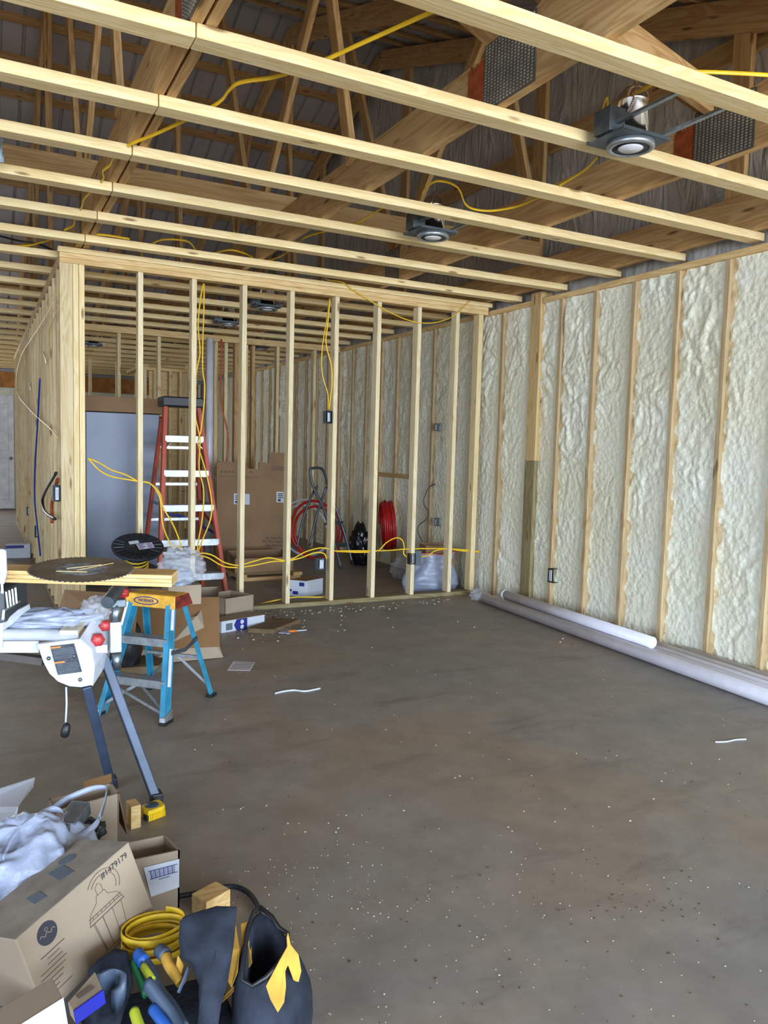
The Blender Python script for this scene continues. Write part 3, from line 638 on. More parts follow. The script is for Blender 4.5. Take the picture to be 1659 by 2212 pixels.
cable('power_cable', pzc([(1290,340),(1262,368),(1210,400),(1165,425),(1120,445),(1065,455),(1025,452),(1005,440),(995,415),(985,402),(965,393),(940,392)], ZC-0.01)+[PZ(918,408,ZC), PZ(910,428,ZJ+0.11), PZ(907, 462, ZJ+0.08)], 'yellow cable sagging between the two recessed lights', r=0.007)
cable('power_cable', pzc([(840,440),(800,465),(760,487),(700,500),(655,515),(620,545),(590,560),(560,562),(530,548),(500,540),(470,545),(450,552),(438,560)], ZC+.02), 'yellow cable looping above the partition from the middle truss chord', r=0.007)
cable('power_cable', pzc([(325,528),(350,518),(385,518),(410,524),(425,545),(432,560)], ZC), 'short arched yellow cable above the left half of the partition', r=0.007)
def py(L, y): return [PY(u, v, y) for u, v in L]
cable('power_cable', [PY(690,590,YP+.15)]+py([(705,603),(715,606),(740,610),(760,625),(800,650),(830,668),(862,684),(890,694),(915,698),(945,696),(975,685),(1000,665),(1014,650)], YP-0.02), 'thin yellow cable drooping across the upper right of the partition', r=0.005)
cable('power_cable', py([(440,612),(434,640),(428,700),(432,760),(425,800),(419,850),(422,900),(432,950),(430,1010),(440,1060),(437,1120),(430,1160),(425,1196)], YP+0.13), 'yellow cable hanging down beside the third partition stud, left strand', r=0.006)
cable('power_cable', py([(441,612),(440,680),(438,740),(438,800),(442,830),(441,870),(434,930),(428,960),(445,1020),(457,1080),(455,1120),(440,1160),(426,1197)], YP+0.16), 'yellow cable hanging down behind the third partition stud, bowed right strand', r=0.006)
cable('power_cable', py([(713,645),(708,700),(704,735),(708,760),(716,790),(717,830),(711,885)], YP+0.03), 'yellow cable dropping to the black switch box, left strand', r=0.006)
cable('power_cable', py([(712,645),(706,690),(697,745),(695,790),(699,820),(708,850),(709,885)], YP+0.05), 'yellow cable dropping to the black switch box, wider looping strand', r=0.005)
for j, dv in enumerate((0, 10)):
    cable('power_cable', py([(190,990),(215,1000+dv*1.6),(240,1015+dv*1.4),(270,1025+dv),(300,1040),(325,1045),(345,1065+dv),(352,1095+dv*4),(372,1130+dv*5),(385,1160+dv*2),(396,1195)], YP+0.04-0.02*j), 'yellow cable crossing in front of the silver appliance, %s strand' % ['upper', 'lower'][j], r=0.006, mat='cable')
cable('power_cable', py([(425,1197),(440,1195),(460,1200),(485,1215),(515,1221),(550,1212),(580,1205),(610,1210),(630,1208),(660,1192),(690,1184),(712,1186),(722,1190),(760,1190),(800,1190),(840,1189),(880,1186),(930,1185),(980,1186),(1036,1191)], YP+0.03), 'yellow cable threaded low through the partition studs, upper run', r=0.006)
cable('power_cable', py([(425,1199),(450,1205),(480,1222),(510,1226),(545,1222),(590,1213),(620,1212),(650,1205),(680,1194),(700,1196),(706,1208)], YP+0.05), 'yellow cable threaded low through the studs to the grey outlet box', r=0.006)
cable('power_cable', py([(725,1191),(780,1193),(815,1190),(835,1172),(855,1162),(868,1166),(873,1180),(872,1196),(880,1204)], YP+0.05), 'yellow cable arching up before the black and white outlet box', r=0.006)
cable('power_cable', py([(905,1203),(925,1200),(940,1190),(965,1186),(1000,1190),(1036,1193)], YP+0.06), 'yellow cable running from the right outlet box into the corner stud', r=0.006)
cable('power_cable', py([(560,1305),(600,1296),(640,1290),(690,1290),(718,1288)], YP+0.16), 'yellow cable lying on the floor just behind the bottom plate', r=0.006)
cable('power_cable', [PX(*q, XR-0.04) for q in ((940,1045),(925,1055),(915,1085),(925,1105),(922,1120),(905,1135),(903,1150),(912,1170),(915,1187),(900,1192))], 'dark grey cord hanging down the foam wall behind the partition', r=0.006, mat='toolgrey')
cable('power_cable', [PX(u, v, XL-0.03) for u, v in ((124,628),(108,665),(85,705),(62,740),(45,770),(36,810),(38,850),(60,880),(85,905),(108,925),(124,945))], 'yellow cable bowing down the hall wall behind the corner board', r=0.006)
cable('power_cable', [PX(u, v, XL-0.02) for u, v in ((125,660),(118,685),(108,710),(107,745),(110,770))], 'short yellow cable drop near the top of the hall wall', r=0.006, mat='cable_dim')
cable('water_pipe', [PX(u, v, XL-0.03) for u, v in ((86,818),(82,900),(76,1000),(75,1080),(82,1150),(87,1200))], 'blue water pipe running down the hall wall', 'pipe', 0.008, 'blue_pipe', 1)
cable('power_cable', [PX(u, v, XL-0.05) for u, v in ((121,1022),(110,1040),(98,1062),(92,1080),(95,1100),(104,1112),(119,1121))], 'thick black cable looping from the switch box on the hall wall', r=0.012, mat='black', flat=1)
cable('power_cable', [PX(u, v, XL-0.01) for u, v in ((124,1035),(118,1060),(112,1090),(112,1130))], 'orange cable behind the black loop on the hall wall', r=0.012, mat='orange_pipe', flat=1)

# ------------------------------------------------------------------ silver appliance with cardboard cap
t = thing('refrigerator', 'tall silver appliance panel standing behind the partition left bay', 'appliance', (1.2, 8.0, 0))
MB().box((0.885, 7.7, 0.04), (1.555, 8.3, 1.652)).build('body', M['fridge'], t, bevel=0.006)
MB().box((0.90, 7.72, 0.0), (1.54, 8.28, 0.04)).build('plinth', M['black'], t)
tag(MB().box((0.86, 7.66, 1.655), (1.59, 8.34, 1.795)).build('cardboard_box', M['card_dark'], bevel=0.004), 'brown cardboard lid sitting on top of the silver appliance', 'box')

# ------------------------------------------------------------------ orange ladder
t = thing('step_ladder', 'tall orange stepladder with silver rungs and black cap behind the partition', 'ladder', (1.62, 6.72, 0))
zt = 1.70; c0 = Vector((1.445, 6.62, 0)); 
def lad(s, z, back=0):
    k = z/zt; w_ = 0.295+(0.14-0.295)*k
    yb = 6.60+0.22*k if not back else 7.45-0.55*k
    return Vector((1.625-0.06*k+s*w_, yb, z))
for s in (-1, 1): MB().bar(lad(s, 0.0), lad(s, zt), 0.035, 0.075, (1,0,0)).build('front_rail', M['orangefg'], t, bevel=0.004)
for s in (-1, 1): MB().bar(lad(s, 0.0, 1), lad(s, zt-0.1, 1), 0.03, 0.06, (1,0,0)).build('rear_rail', M['orangefg'], t, bevel=0.004)
for i in range(5):
    z = 0.235+0.295*i
    a, b = lad(-1, z), lad(1, z)
    MB().hexa([a+Vector((0,-.04,-.03)), b+Vector((0,-.04,-.03)), b+Vector((0,.045,-.03)), a+Vector((0,.045,-.03)), a+Vector((0,-.04,.03)), b+Vector((0,-.04,.03)), b+Vector((0,.045,.03)), a+Vector((0,.045,.03))]).build('step', M['alu'], t, bevel=0.003)
a, b = lad(-1, 1.33), lad(1, 1.33)
for s in (-1, 1): MB().bar(lad(s, 1.32), lad(s, 1.40)+Vector((-s*0.07, 0, 0)), 0.018, 0.006).build('step_brace', M['alu'], t)
for i in range(4):
    z = 0.35+0.33*i; MB().bar(lad(-1, z, 1), lad(1, z, 1), 0.03, 0.03).build('rear_bar', M['alu'], t, bevel=0.003)
MB().box((1.39, 6.74, zt-0.01), (1.74, 6.98, zt+0.075)).build('top_cap', M['black'], t, bevel=0.012)
for s in (-1, 1): MB().bar(lad(s, 0.85), lad(s, 0.85, 1), 0.012, 0.022).build('spreader', M['steel'], t)
for s in (-1, 1): MB().bar(lad(s, 0.0)-Vector((0,0,-0.0)), lad(s, 0.05), 0.045, 0.085, (1,0,0)).build('foot', M['black'], t, bevel=0.004)

# ------------------------------------------------------------------ cardboard sheet with prints
t = thing('cardboard_sheet', 'tall flattened brown carton with two white labels leaning behind the partition', 'cardboard', (2.75, 8.6, 0))
ys = 8.6
def cs(u, v): return PY(u, v, ys)
MB().poly([cs(468,1216), cs(468,1000), cs(475,996), cs(533,1000), cs(533,1012), cs(560,1014), cs(560,998), cs(580,1000), cs(581,979), cs(590,977), cs(620,979), cs(617,1221)], (0.0, 0.025, 0)).build('panel', M['card_dark'], t)
for k2, (u, v, w_, h_) in enumerate(((505,1066,34,23),(597,1062,24,23))):
    wl_ = MB().poly([cs(u,v), cs(u+w_,v+1), cs(u+w_,v+h_+1), cs(u,v+h_)], (0, -0.004, 0)).build('white_label', M['white_card'], t)
    q = MB()
    for r_ in range(3): q.poly([cs(u+3,v+4+r_*4), cs(u+14,v+4+r_*4), cs(u+14,v+6+r_*4), cs(u+3,v+6+r_*4)], (0, -0.006, 0))
    q.poly([cs(u+3,v+16), cs(u+9,v+16), cs(u+9,v+21), cs(u+3,v+21)], (0, -0.006, 0)).build('label_print', M['ink'], wl_)
q = MB()
for u in (476,484,492,500,538): q.poly([cs(u,1021), cs(u+3,1016), cs(u+6,1021)], (0, -0.004, 0))
for k2 in range(3):
    q.poly([cs(588-k2,1007+k2*3.5), cs(614,1008+k2*3.5), cs(614,1009.6+k2*3.5), cs(588-k2,1008.6+k2*3.5)], (0, -0.004, 0))
q.poly([cs(472,1028), cs(560,1031), cs(560,1032), cs(472,1029)], (0, -0.003, 0))
q.build('printed_marks', M['ink_brown'], t)
f0 = frame_of(cs(593,1166), cs(610,1167)-cs(575,1165), (0,0,1)); 
text_mesh('Do Not Drop\nDo Not Puncture\nDo Not Cut', 0.042, frame_of(cs(594,1170)+Vector((0,-0.004,0)), cs(612,1170.6)-cs(575,1169.6), (0,0,1)), M['ink'], 'printed_words', t)
# shallow tray behind
def open_box(name, label, o, x, y, h, mats=('card','card_in'), th=0.006, cat='box', flaps=(), parts=True):
    """o: base corner, x,y base edge vectors, h height"""
    o, x, y = Vector(o), Vector(x), Vector(y); up = Vector((0, 0, h)) if not isinstance(h, Vector) else h
    t = thing(name, label, cat, tuple(o+(x+y)/2))
    xn, yn, n = x.normalized()*th, y.normalized()*th, up.normalized()*th
    def slab(a, b, c): return [a, a+b, a+b+c, a]
    q = MB()
    def wall(p, a, inn): q.hexa([p, p+a, p+a+inn, p+inn, p+up, p+a+up, p+a+inn+up, p+inn+up])
    q.hexa([o, o+x, o+x+y, o+y, o+n, o+x+n, o+x+y+n, o+y+n])
    wall(o, x, yn); wall(o+y-yn, x, yn); wall(o, y, xn); wall(o+x-xn, y, xn)
    q.build('carton_body', M[mats[0]], t)
    for i, (a, b, d) in enumerate(flaps):
        a, b, d = o+Vector(a), o+Vector(b), Vector(d)
        MB().poly([a, b, b+d, a+d], (b-a).cross(d).normalized()*0.004).build('flap', M[mats[1]], t)
    return t
open_box('cardboard_tray', 'large shallow open cardboard tray on the floor before the cardboard sheet', (2.30, 7.65, 0.07), (0.62, -0.04, 0), (0.1, 0.62, 0), 0.15, ('card_dark','card_in'))
tag(MB().box((2.32, 7.55, 0), (2.98, 7.62, 0.035)).box((2.32, 7.9, 0), (2.98, 7.97, 0.035)).box((2.32, 8.2, 0), (2.98, 8.27, 0.035)).box((2.3, 7.55, 0.035), (2.4, 8.3, 0.068)).box((2.9, 7.55, 0.035), (3.0, 8.3, 0.068)).build('wood_pallet', M['web']), 'low wooden pallet under the cardboard tray', 'pallet')

# ------------------------------------------------------------------ aluminium step stool with tall handle
t = thing('step_stool', 'grey folding step stool with tall looped handle behind the partition', 'step stool', (3.45, 8.1, 0))
def ss(u, v, y): return PY(u, v, y)
for s, dx in ((0, 0),):
    MB().tube(spline([PY(641,1185,8.05), PY(655,1120,8.1), PY(676,1065,8.15), PY(686,1050,8.16)]), 0.014, 10).build('rear_leg', M['dark_steel'], t, smooth=True)
    MB().tube(spline([PY(668,1180,8.35), PY(685,1110,8.35), PY(700,1065,8.3), PY(706,1052,8.3)]), 0.014, 10).build('rear_leg', M['dark_steel'], t, smooth=True)
    MB().tube(spline([PY(737,1227,7.72), PY(720,1165,7.85), PY(700,1100,7.98), PY(678,1055,8.08), PY(670,1020,8.12), PY(674,1012,8.13), PY(690,1011,8.18), PY(700,1020,8.22), PY(712,1060,8.25), PY(730,1110,8.2), PY(748,1165,8.15), PY(761,1216,8.1)]), 0.016, 10).build('front_frame', M['dark_steel'], t, smooth=True)
    MB().hexa([PY(718,1180,7.8), PY(742,1182,7.95), PY(752,1178,8.2), PY(725,1175,8.1), PY(718,1175,7.8), PY(742,1177,7.95), PY(752,1173,8.2), PY(725,1170,8.1)]).build('tread', M['dark_steel'], t)
    MB().hexa([PY(700,1135,7.95), PY(730,1135,8.0), PY(742,1130,8.25), PY(712,1130,8.2), PY(700,1130,7.95), PY(730,1130,8.0), PY(742,1125,8.25), PY(712,1125,8.2)]).build('tread', M['dark_steel'], t)
    MB().tube([PY(735,1222,7.73), PY(738,1230,7.72)], 0.02, 10).build('rubber_foot', M['black'], t)
    MB().tube([PY(759,1210,8.1), PY(762,1219,8.1)], 0.02, 10).build('rubber_foot', M['black'], t)
# coils of pipe
def coil(label, c, R, r, n, mat, tilt, seed, name='pipe_coil', wob=0.12, sq=1.0):
    rnd = random.Random(seed); T = Matrix.Translation(c) @ Matrix.Rotation(tilt[2], 4, 'Z') @ Matrix.Rotation(tilt[0], 4, 'X')
    pts = []
    for k in range(n*16+1):
        a = 2*math.pi*k/16; rr = R*(1+wob*math.sin(a*0.37+seed)+rnd.uniform(-0.02, 0.02))
        pts.append(T @ Vector((rr*math.cos(a), rr*sq*math.sin(a), (k/16-n/2)*r*1.7)))
    return tag(MB().tube(spline(pts, 3), r, 8).build(name, M[mat], smooth=True), label, 'coil')
coil('loose dark red pipe coil leaning behind the folding step stool', (3.60, 8.62, 0.365), 0.35, 0.016, 2, 'red_pipe', (1.35, 0, 0.2), 2)
coil('loose white pipe coil tangled with the red one behind the step stool', (3.62, 9.0, 0.36), 0.36, 0.013, 2, 'pvc', (1.3, 0, 0.2), 5, sq=0.9)
coil('bundle of bright red pipe hanging against the foam wall', (4.16, 7.85, 0.50), 0.27, 0.013, 6, 'red_pipe', (1.5, 0, 1.2), 3, wob=0.05)
tag(crumple('plastic_bag', (3.98, 8.2, 0.22), (0.11, 0.12, 0.24), 8, M['bagblack'], 0.35, flat=0.9), 'black plastic bag slumped at the foam wall behind the partition', 'bag')
tag(crumple('plastic_wrap', (4.05, 7.2, 0.10), (0.16, 0.12, 0.11), 9, M['bagclear'], 0.4, flat=0.9), 'clear wrap heap on the floor near the red pipe bundle', 'wrap')
# white rubbish bag with cardboard inside
t = thing('rubbish_bag', 'translucent white rubbish bag with pink drawstring and cardboard inside, right corner', 'bag', (4.06, 6.62, 0))
def rb(u, v):
    a = 2*math.pi*u; z = 0.36*v; k = [0.23, 0.26, 0.245, 0.21, 0.19, 0.215][min(5, int(v*5.99))]; f = v*5-int(min(v*5, 4.999))
    ks = [0.23, 0.265, 0.25, 0.215, 0.19, 0.215]; i = min(4, int(v*5)); k = ks[i]*(1-f)+ks[i+1]*f
    q = Vector((math.cos(a)*2, math.sin(a)*2, z*9)); k *= 1+0.16*mn.noise(q)+0.06*mn.noise(q*3)
    low = (1-v)*0.10*max(0, -math.cos(a))
    return Vector((4.04+(k+low)*math.cos(a), 6.60+k*0.8*math.sin(a), z+0.02*mn.noise(q)*v))
MB().grid(rb, 60, 26).build('bag_skin', M['bagwhite'], t, smooth=True)
lab(MB().tube([rb(i/40, 1.0)+Vector((0,0,0.003)) for i in range(41)], 0.007, 6).build('drawstring', plain('pink_string', (226, 130, 110), 0.5), t, smooth=True), 'pink drawstring')
tag(MB().poly([(3.90, 6.52, 0.10), (4.22, 6.48, 0.10), (4.22, 6.52, 0.42), (3.90, 6.56, 0.44)], (0, 0.012, 0)).poly([(3.92, 6.70, 0.10), (4.2, 6.70, 0.10), (4.2, 6.72, 0.44), (3.92, 6.7, 0.45)], (0, 0.012, 0)).poly([(3.90, 6.54, 0.35), (3.92, 6.70, 0.35), (3.92, 6.70, 0.44), (3.90, 6.54, 0.43)], (0.01, 0, 0)).build('cardboard_piece', M['card_dark']), 'folded cardboard sticking out of the white rubbish bag', 'cardboard')
# small white box on floor
def carton(name, label, c, x, y, h, mat, top=None, cat='box'):
    c, x, y = Vector(c), Vector(x), Vector(y); t = thing(name, label, cat, tuple(c+(x+y)/2)); up = Vector((0, 0, h)) if not isinstance(h, Vector) else h
    MB().hexa([c, c+x, c+x+y, c+y, c+up, c+x+up, c+x+y+up, c+y+up]).build('carton_body', M[mat], t, bevel=0.002)
    if top:
        e = up.normalized()*0.003
        MB().hexa([c+up, c+x+up, c+x+y+up, c+y+up, c+up+e, c+x+up+e, c+x+y+up+e, c+y+up+e]).build('carton_top', M[top], t)
    return t
t = carton('cardboard_box', 'small white box with blue prints on the floor behind the bottom plate', (2.645, 6.56, 0), (0.22, 0.12, 0), (-0.12, 0.13, 0), 0.15, 'white_card', 'card_dark')
q = MB()
cf = Vector((2.645, 6.56, 0)); ex = Vector((-0.12, 0.13, 0))
def fq(a, b, z0, z1): 
    n_ = Vector((-0.0013, -0.0012, 0))*1.5
    q.poly([cf+ex*a+Vector((0,0,z0)), cf+ex*b+Vector((0,0,z0)), cf+ex*b+Vector((0,0,z1)), cf+ex*a+Vector((0,0,z1))], n_)
fq(0.10, 0.38, 0.10, 0.135); fq(0.45, 0.75, 0.02, 0.05); fq(0.82, 0.92, 0.045, 0.065)
q.build('blue_print', M['navy'], t)
# litter by the partition
t = open_box('cardboard_box', 'open brown carton with dark things inside behind the white and blue box', (1.66, 5.76, 0), (0.26, 0.10, 0), (-0.12, 0.24, 0), 0.20, ('card','card_in'), flaps=[((0, 0, 0.20), (-0.12, 0.24, 0.20), (-0.07, -0.03, 0.02))])
tag(crumple('glove', (1.76, 5.93, 0.06), (0.07, 0.06, 0.05), 4, M['fabric'], 0.4, flat=0.9), 'dark cloth lump lying inside the open brown carton', 'cloth')
t = carton('outlet_carton', 'white and navy printed carton lying on the floor beside the red can', (1.56, 5.50, 0), (0.37, 0.12, 0), (-0.05, 0.14, 0), 0.085, 'white_card', 'card')
cf = Vector((1.56, 5.50, 0)); ex = Vector((0.37, 0.12, 0)); nn_ = Vector((0.12, -0.37, 0)).normalized()*0.003
def ff_(a, b, z0, z1): return [cf+ex*a+Vector((0,0,z0)), cf+ex*b+Vector((0,0,z0)), cf+ex*b+Vector((0,0,z1)), cf+ex*a+Vector((0,0,z1))]
MB().poly([cf+ex*0.34+Vector((0,0,0)), cf+ex*0.58+Vector((0,0,0)), cf+ex*0.58+Vector((0,0,0.085)), cf+ex*0.34+Vector((0,0,0.085)), cf+ex*0.28+Vector((0,0,0.045))], nn_).build('navy_band', M['navy'], t)
MB().poly(ff_(0.10, 0.24, 0.015, 0.065), nn_).build('outlet_picture', M['skin_box'], t)
q = MB()
for zc in (0.024, 0.062): q.lathe([(0.0, 0.0), (0.016, 0.0), (0.016, 0.002), (0, 0.002)], frame_of(cf+ex*0.46+Vector((0,0,zc))+nn_*1.05, ex, (0,0,1)), 20)
q.build('white_dots', M['white_card'], t)
t = thing('drink_can', 'dark red drink can standing against the partition plate', 'can', (1.905, 6.08, 0))
T = Matrix.Translation((1.905, 6.08, 0))
MB().lathe([(0.0, 0.003), (0.024, 0.0), (0.033, 0.012), (0.033, 0.100), (0.027, 0.115)], T, 28).build('can_body', M['redcan'], t, smooth=True)
MB().lathe([(0.027, 0.115), (0.026, 0.119), (0.023, 0.114), (0, 0.114)], T, 28).build('can_lid', M['alu'], t, smooth=True)
MB().lathe([(0.0334, 0.03), (0.0335, 0.06)], T, 28).build('silver_band', M['alu'], t, smooth=True)
tag(MB().hexa([(1.74,5.44,0),(1.90,5.34,0),(2.22,5.60,0),(2.04,5.70,0),(1.74,5.44,0.035),(1.90,5.34,0.035),(2.22,5.60,0.035),(2.04,5.70,0.035)]).build('wood_offcut', M['old'], bevel=0.003), 'flat weathered board offcut lying on the floor near the red can', 'board')
t = thing('paint_brush', 'small orange handled tool with white tip on the floor', 'tool', (2.1, 5.36, 0))
a, b = PZ(622,1364,0.01), PZ(662,1361,0.01)
MB().tube([a, a.lerp(b, 0.45)], 0.009, 10).build('handle', M['orange'], t, smooth=True)
MB().tube([a.lerp(b, 0.45), b], 0.005, 8).build('tip', M['white_card'], t, smooth=True)
def floor_poly(name, L, label, mat, cat, h=0.004):
    return tag(MB().poly([PZ(u, v, 0.001) for u, v in L], (0, 0, h)).build(name, M[mat]), label, cat)
floor_poly('sachet', [(602,1368),(626,1370),(630,1360),(612,1359)], 'small blue and white sachet on the floor beside the orange handled tool', 'bagwhite', 'packet', 0.008)
t = thing('paper_receipt', 'white printed slip lying alone on the concrete floor', 'paper', tuple(PZ(521, 1439, 0)))
MB().poly([PZ(u, v, 0.001) for u, v in ((491,1448),(540,1449),(551,1431),(504,1429))], (0,0,0.001)).build('sheet', M['paper'], t)
q = MB()
for k2 in range(5):
    a = PZ(496+k2*2.6, 1445.5-k2*3.3, 0.0025); b = PZ(539+k2*2.2, 1446-k2*3.2, 0.0025); d = (PZ(500, 1440, .0025)-PZ(500, 1441, .0025))*0.9
    q.poly([a, b, b+d, a+d], (0,0,0.0004))
q.build('printed_lines', M['ink_brown'], t)
cable('zip_tie', [PZ(u, v, 0.004) for u, v in ((594,1498),(610,1494),(635,1491),(660,1493),(692,1487))], 'pale curved strip lying on the middle of the floor', 'strip', 0.005, 'white_card')
cable('zip_tie', [PZ(u, v, 0.004) for u, v in ((1545,1603),(1570,1602),(1590,1598),(1612,1597))], 'pale curved strip lying near the right edge of the floor', 'strip', 0.004, 'white_card')
# crumbs
rnd = random.Random(11); q = MB()
def crumb(p, s):
    a = rnd.uniform(0, 6.28); T = Matrix.Translation(p) @ Matrix.Rotation(a, 4, 'Z'); q.box((-s, -s*rnd.uniform(.4,.9), 0), (s, s*rnd.uniform(.3,.9), s*rnd.uniform(.5,1)), T)
for k2 in range(620):
    c = rnd.random()
    if c < 0.3: u, v = rnd.gauss(880, 330), rnd.gauss(2000, 130)
    elif c < 0.5: u, v = rnd.gauss(560, 90), rnd.gauss(1330, 25)
    elif c < 0.62: u = rnd.uniform(600, 1040); v = 1322-(u-600)*0.082+abs(rnd.gauss(0, 7))
    elif c < 0.72: u, v = rnd.gauss(720, 90), rnd.gauss(1900, 60)
    else: u, v = rnd.uniform(420, 1659), rnd.uniform(1330, 2212)
    if v < 1284: v = 1318+abs(rnd.gauss(0, 9))
    if u < 600 and v < 1325: v = 1325+abs(rnd.gauss(0, 9))
    p = PZ(u, v, 0); 
    if p.x > 3.85: continue
    crumb(p, rnd.uniform(0.0015, 0.0042)*(1.7 if v < 1400 else (0.8 if v < 1800 else 0.5)))
o = tag(q.build('debris', M['chips'], origin=(2, 3, 0)), 'pale sawdust crumbs and foam chips scattered over the concrete', 'debris'); o['kind'] = 'stuff'
q = MB()
for k2 in range(260):
    u, v = (rnd.gauss(1400, 130), rnd.gauss(1950, 40)) if k2 < 60 else (rnd.uniform(420, 1659), rnd.uniform(1330, 2212))
    if k2 > 200: u, v = rnd.gauss(560, 60), rnd.gauss(1340, 15)
    p = PZ(u, max(v, 1318), 0)
    if p.x > 3.85: continue
    crumb(p, rnd.uniform(0.002, 0.005)*(1.6 if v < 1400 else 0.65))
o = tag(q.build('debris', plain('dark_chips', (92, 62, 48), 0.9), origin=(2, 3, 0)), 'dark bark crumbs and clods scattered over the concrete', 'debris'); o['kind'] = 'stuff'

# ------------------------------------------------------------------ carton and sacks under the lumber
t = open_box('cardboard_box', 'large open carton with flaps out behind the blue stool', (0.78, 4.98, 0), (0.58, -0.12, 0), (0.1, 0.36, 0), 0.40, ('card','card_in'),
    flaps=[((0.0, 0.0, 0.40), (0.58, -0.12, 0.40), (-0.02, -0.10, -0.30)), ((0, 0, 0.40), (0.1, 0.36, 0.40), (-0.36, 0.02, -0.12))])
MB().poly([PZ(u, v, z) for u, v, z in ((425,1330,0.30),(440,1310,0.34),(482,1420,0.005),(330,1435,0.005),(340,1350,0.2))], (0.004, 0.004, 0)).build('flap', M['card'], t)
tag(MB().poly([PY(140,1275,5.0), PY(300,1285,4.7), PY(290,1390,4.35), PY(105,1395,4.8)], (0, 0.008, 0.002)).build('cardboard_sheet', M['card_dark']), 'large plain cardboard panel leaning behind the saw stand', 'cardboard')
tag(crumple('paper_sack', tuple(PZ(276, 1455, 0)+Vector((0, 0.03, 0.16))), (0.085, 0.06, 0.175), 12, M['black'], 0.12, flat=0.9), 'black printed sack standing behind the blue stool left leg', 'sack')
t = D.objects['paper_sack']
q = thing('sack_label_dummy', 'x', 'x', (0,0,0)) if False else None
tag(crumple('plastic_wrap', (1.09, 4.72, 0.63), (0.125, 0.11, 0.10), 17, M['bagclear'], 0.42, flat=0.85), 'crumpled clear plastic wrap piled on the carton behind the blue stool', 'wrap')
tag(crumple('plastic_liner', (1.07, 4.74, 0.56), (0.09, 0.07, 0.06), 19, M['bagwhite'], 0.3, flat=0.85), 'milky plastic lump inside the clear wrap', 'plastic')
tag(MB().box((1.0, 4.68, 0.40), (1.2, 4.86, 0.52)).build('cardboard_box', M['card'], bevel=0.003), 'small plain carton holding up the clear plastic wrap', 'box')
# wire spool
t = thing('wire_spool', 'black plastic cable spool with white labels tilted before the silver appliance', 'spool', (0.97, 5.35, 0.42))
ax = (CAM-Vector((0.95, 5.4, 0.66))).normalized(); axis = (Vector((0.0, -0.42, 0.9))).normalized()
xr = Vector((1, 0, 0.04)).normalized(); T = frame_of(Vector((0.952, 5.42, 0.665)), xr, axis.cross(xr))
T2 = T.copy()
z_ = Vector((T[0][2], T[1][2], T[2][2]))
if z_.dot(CAM-T.translation) < 0: T2 = T @ Matrix.Rotation(math.pi, 4, 'X')
T = T2
uf = MB().lathe([(0.02, 0.0), (0.02, 0.012), (0.155, 0.008), (0.168, 0.012), (0.172, 0.006), (0.168, -0.006), (0.05, -0.004)], T, 48).build('upper_flange', M['spool'], t, smooth=True)
q = MB()
for k2 in range(20):
    a = 2*math.pi*k2/20; q.bar(T @ Vector((0.09*math.cos(a), 0.09*math.sin(a), 0.012)), T @ Vector((0.158*math.cos(a), 0.158*math.sin(a), 0.013)), 0.006, 0.006)
q.lathe([(0.09, 0.008), (0.09, 0.015), (0.085, 0.015), (0.085, 0.008)], T, 40)
q.build('ribs', M['black'], uf)
MB().lathe([(0.07, -0.004), (0.07, -0.22)], T, 28).build('hub', M['spool'], t, smooth=True)
MB().lathe([(0.02, -0.22), (0.168, -0.22), (0.172, -0.228), (0.168, -0.236), (0.02, -0.236)], T, 44).build('lower_flange', M['spool'], t, smooth=True)
MB().box((-0.005, -0.05, 0.0135), (0.10, 0.02, 0.0155), T @ Matrix.Rotation(0.12, 4, 'Z')).build('white_label', M['white_card'], t)
MB().box((-0.045, 0.03, 0.0135), (0.02, 0.065, 0.0155), T @ Matrix.Rotation(0.12, 4, 'Z')).build('white_label', M['white_card'], t)
q = MB()
for k2 in range(4): q.box((0.0, -0.044+k2*0.016, 0.0156), (0.03+0.014*(k2 % 2), -0.036+k2*0.016, 0.0160), T @ Matrix.Rotation(0.12, 4, 'Z')).box((0.06, -0.044+k2*0.016, 0.0156), (0.092, -0.036+k2*0.016, 0.0160), T @ Matrix.Rotation(0.12, 4, 'Z'))
q.build('label_print', plain('purple_print', (120, 60, 130), 0.7), t)
MB().tube([T @ Vector((0.074*math.cos(a*0.5), 0.074*math.sin(a*0.5), -0.19+a*0.0022)) for a in range(80)], 0.006, 6).build('wound_cable', M['cable'], t, smooth=True)
tag(MB().box((0.80, 5.32, 0.0), (1.16, 5.68, 0.36)).build('cardboard_box', M['card_dark'], bevel=0.004), 'plain carton standing under the tilted wire spool', 'box')
# box on the hall floor
t = carton('outlet_carton', 'white and blue carton on the hall floor left of the hall wall', (0.26, 9.9, 0), (0.26, -0.02, 0), (0.03, 0.14, 0), 0.16, 'white_card')
MB().box((0.26, 9.885, 0.115), (0.52, 9.89, 0.15)).build('blue_stripe', M['navy'], t)
tag(MB().box((-0.2, 4.75, 0.0), (0.46, 5.0, 0.045), Matrix.Rotation(-0.12, 4, 'Z')).build('wood_offcut', M['old'], bevel=0.003), 'dark plank lying on the floor behind the saw stand', 'board')
tag(MB().box((0.33, 5.75, 0.0), (0.50, 5.85, 0.09)).box((0.1, 5.82, 0.0), (0.33, 5.9, 0.06)).build('wood_offcut', M['web'], bevel=0.002), 'wood offcuts lying at the foot of the corner board', 'board')

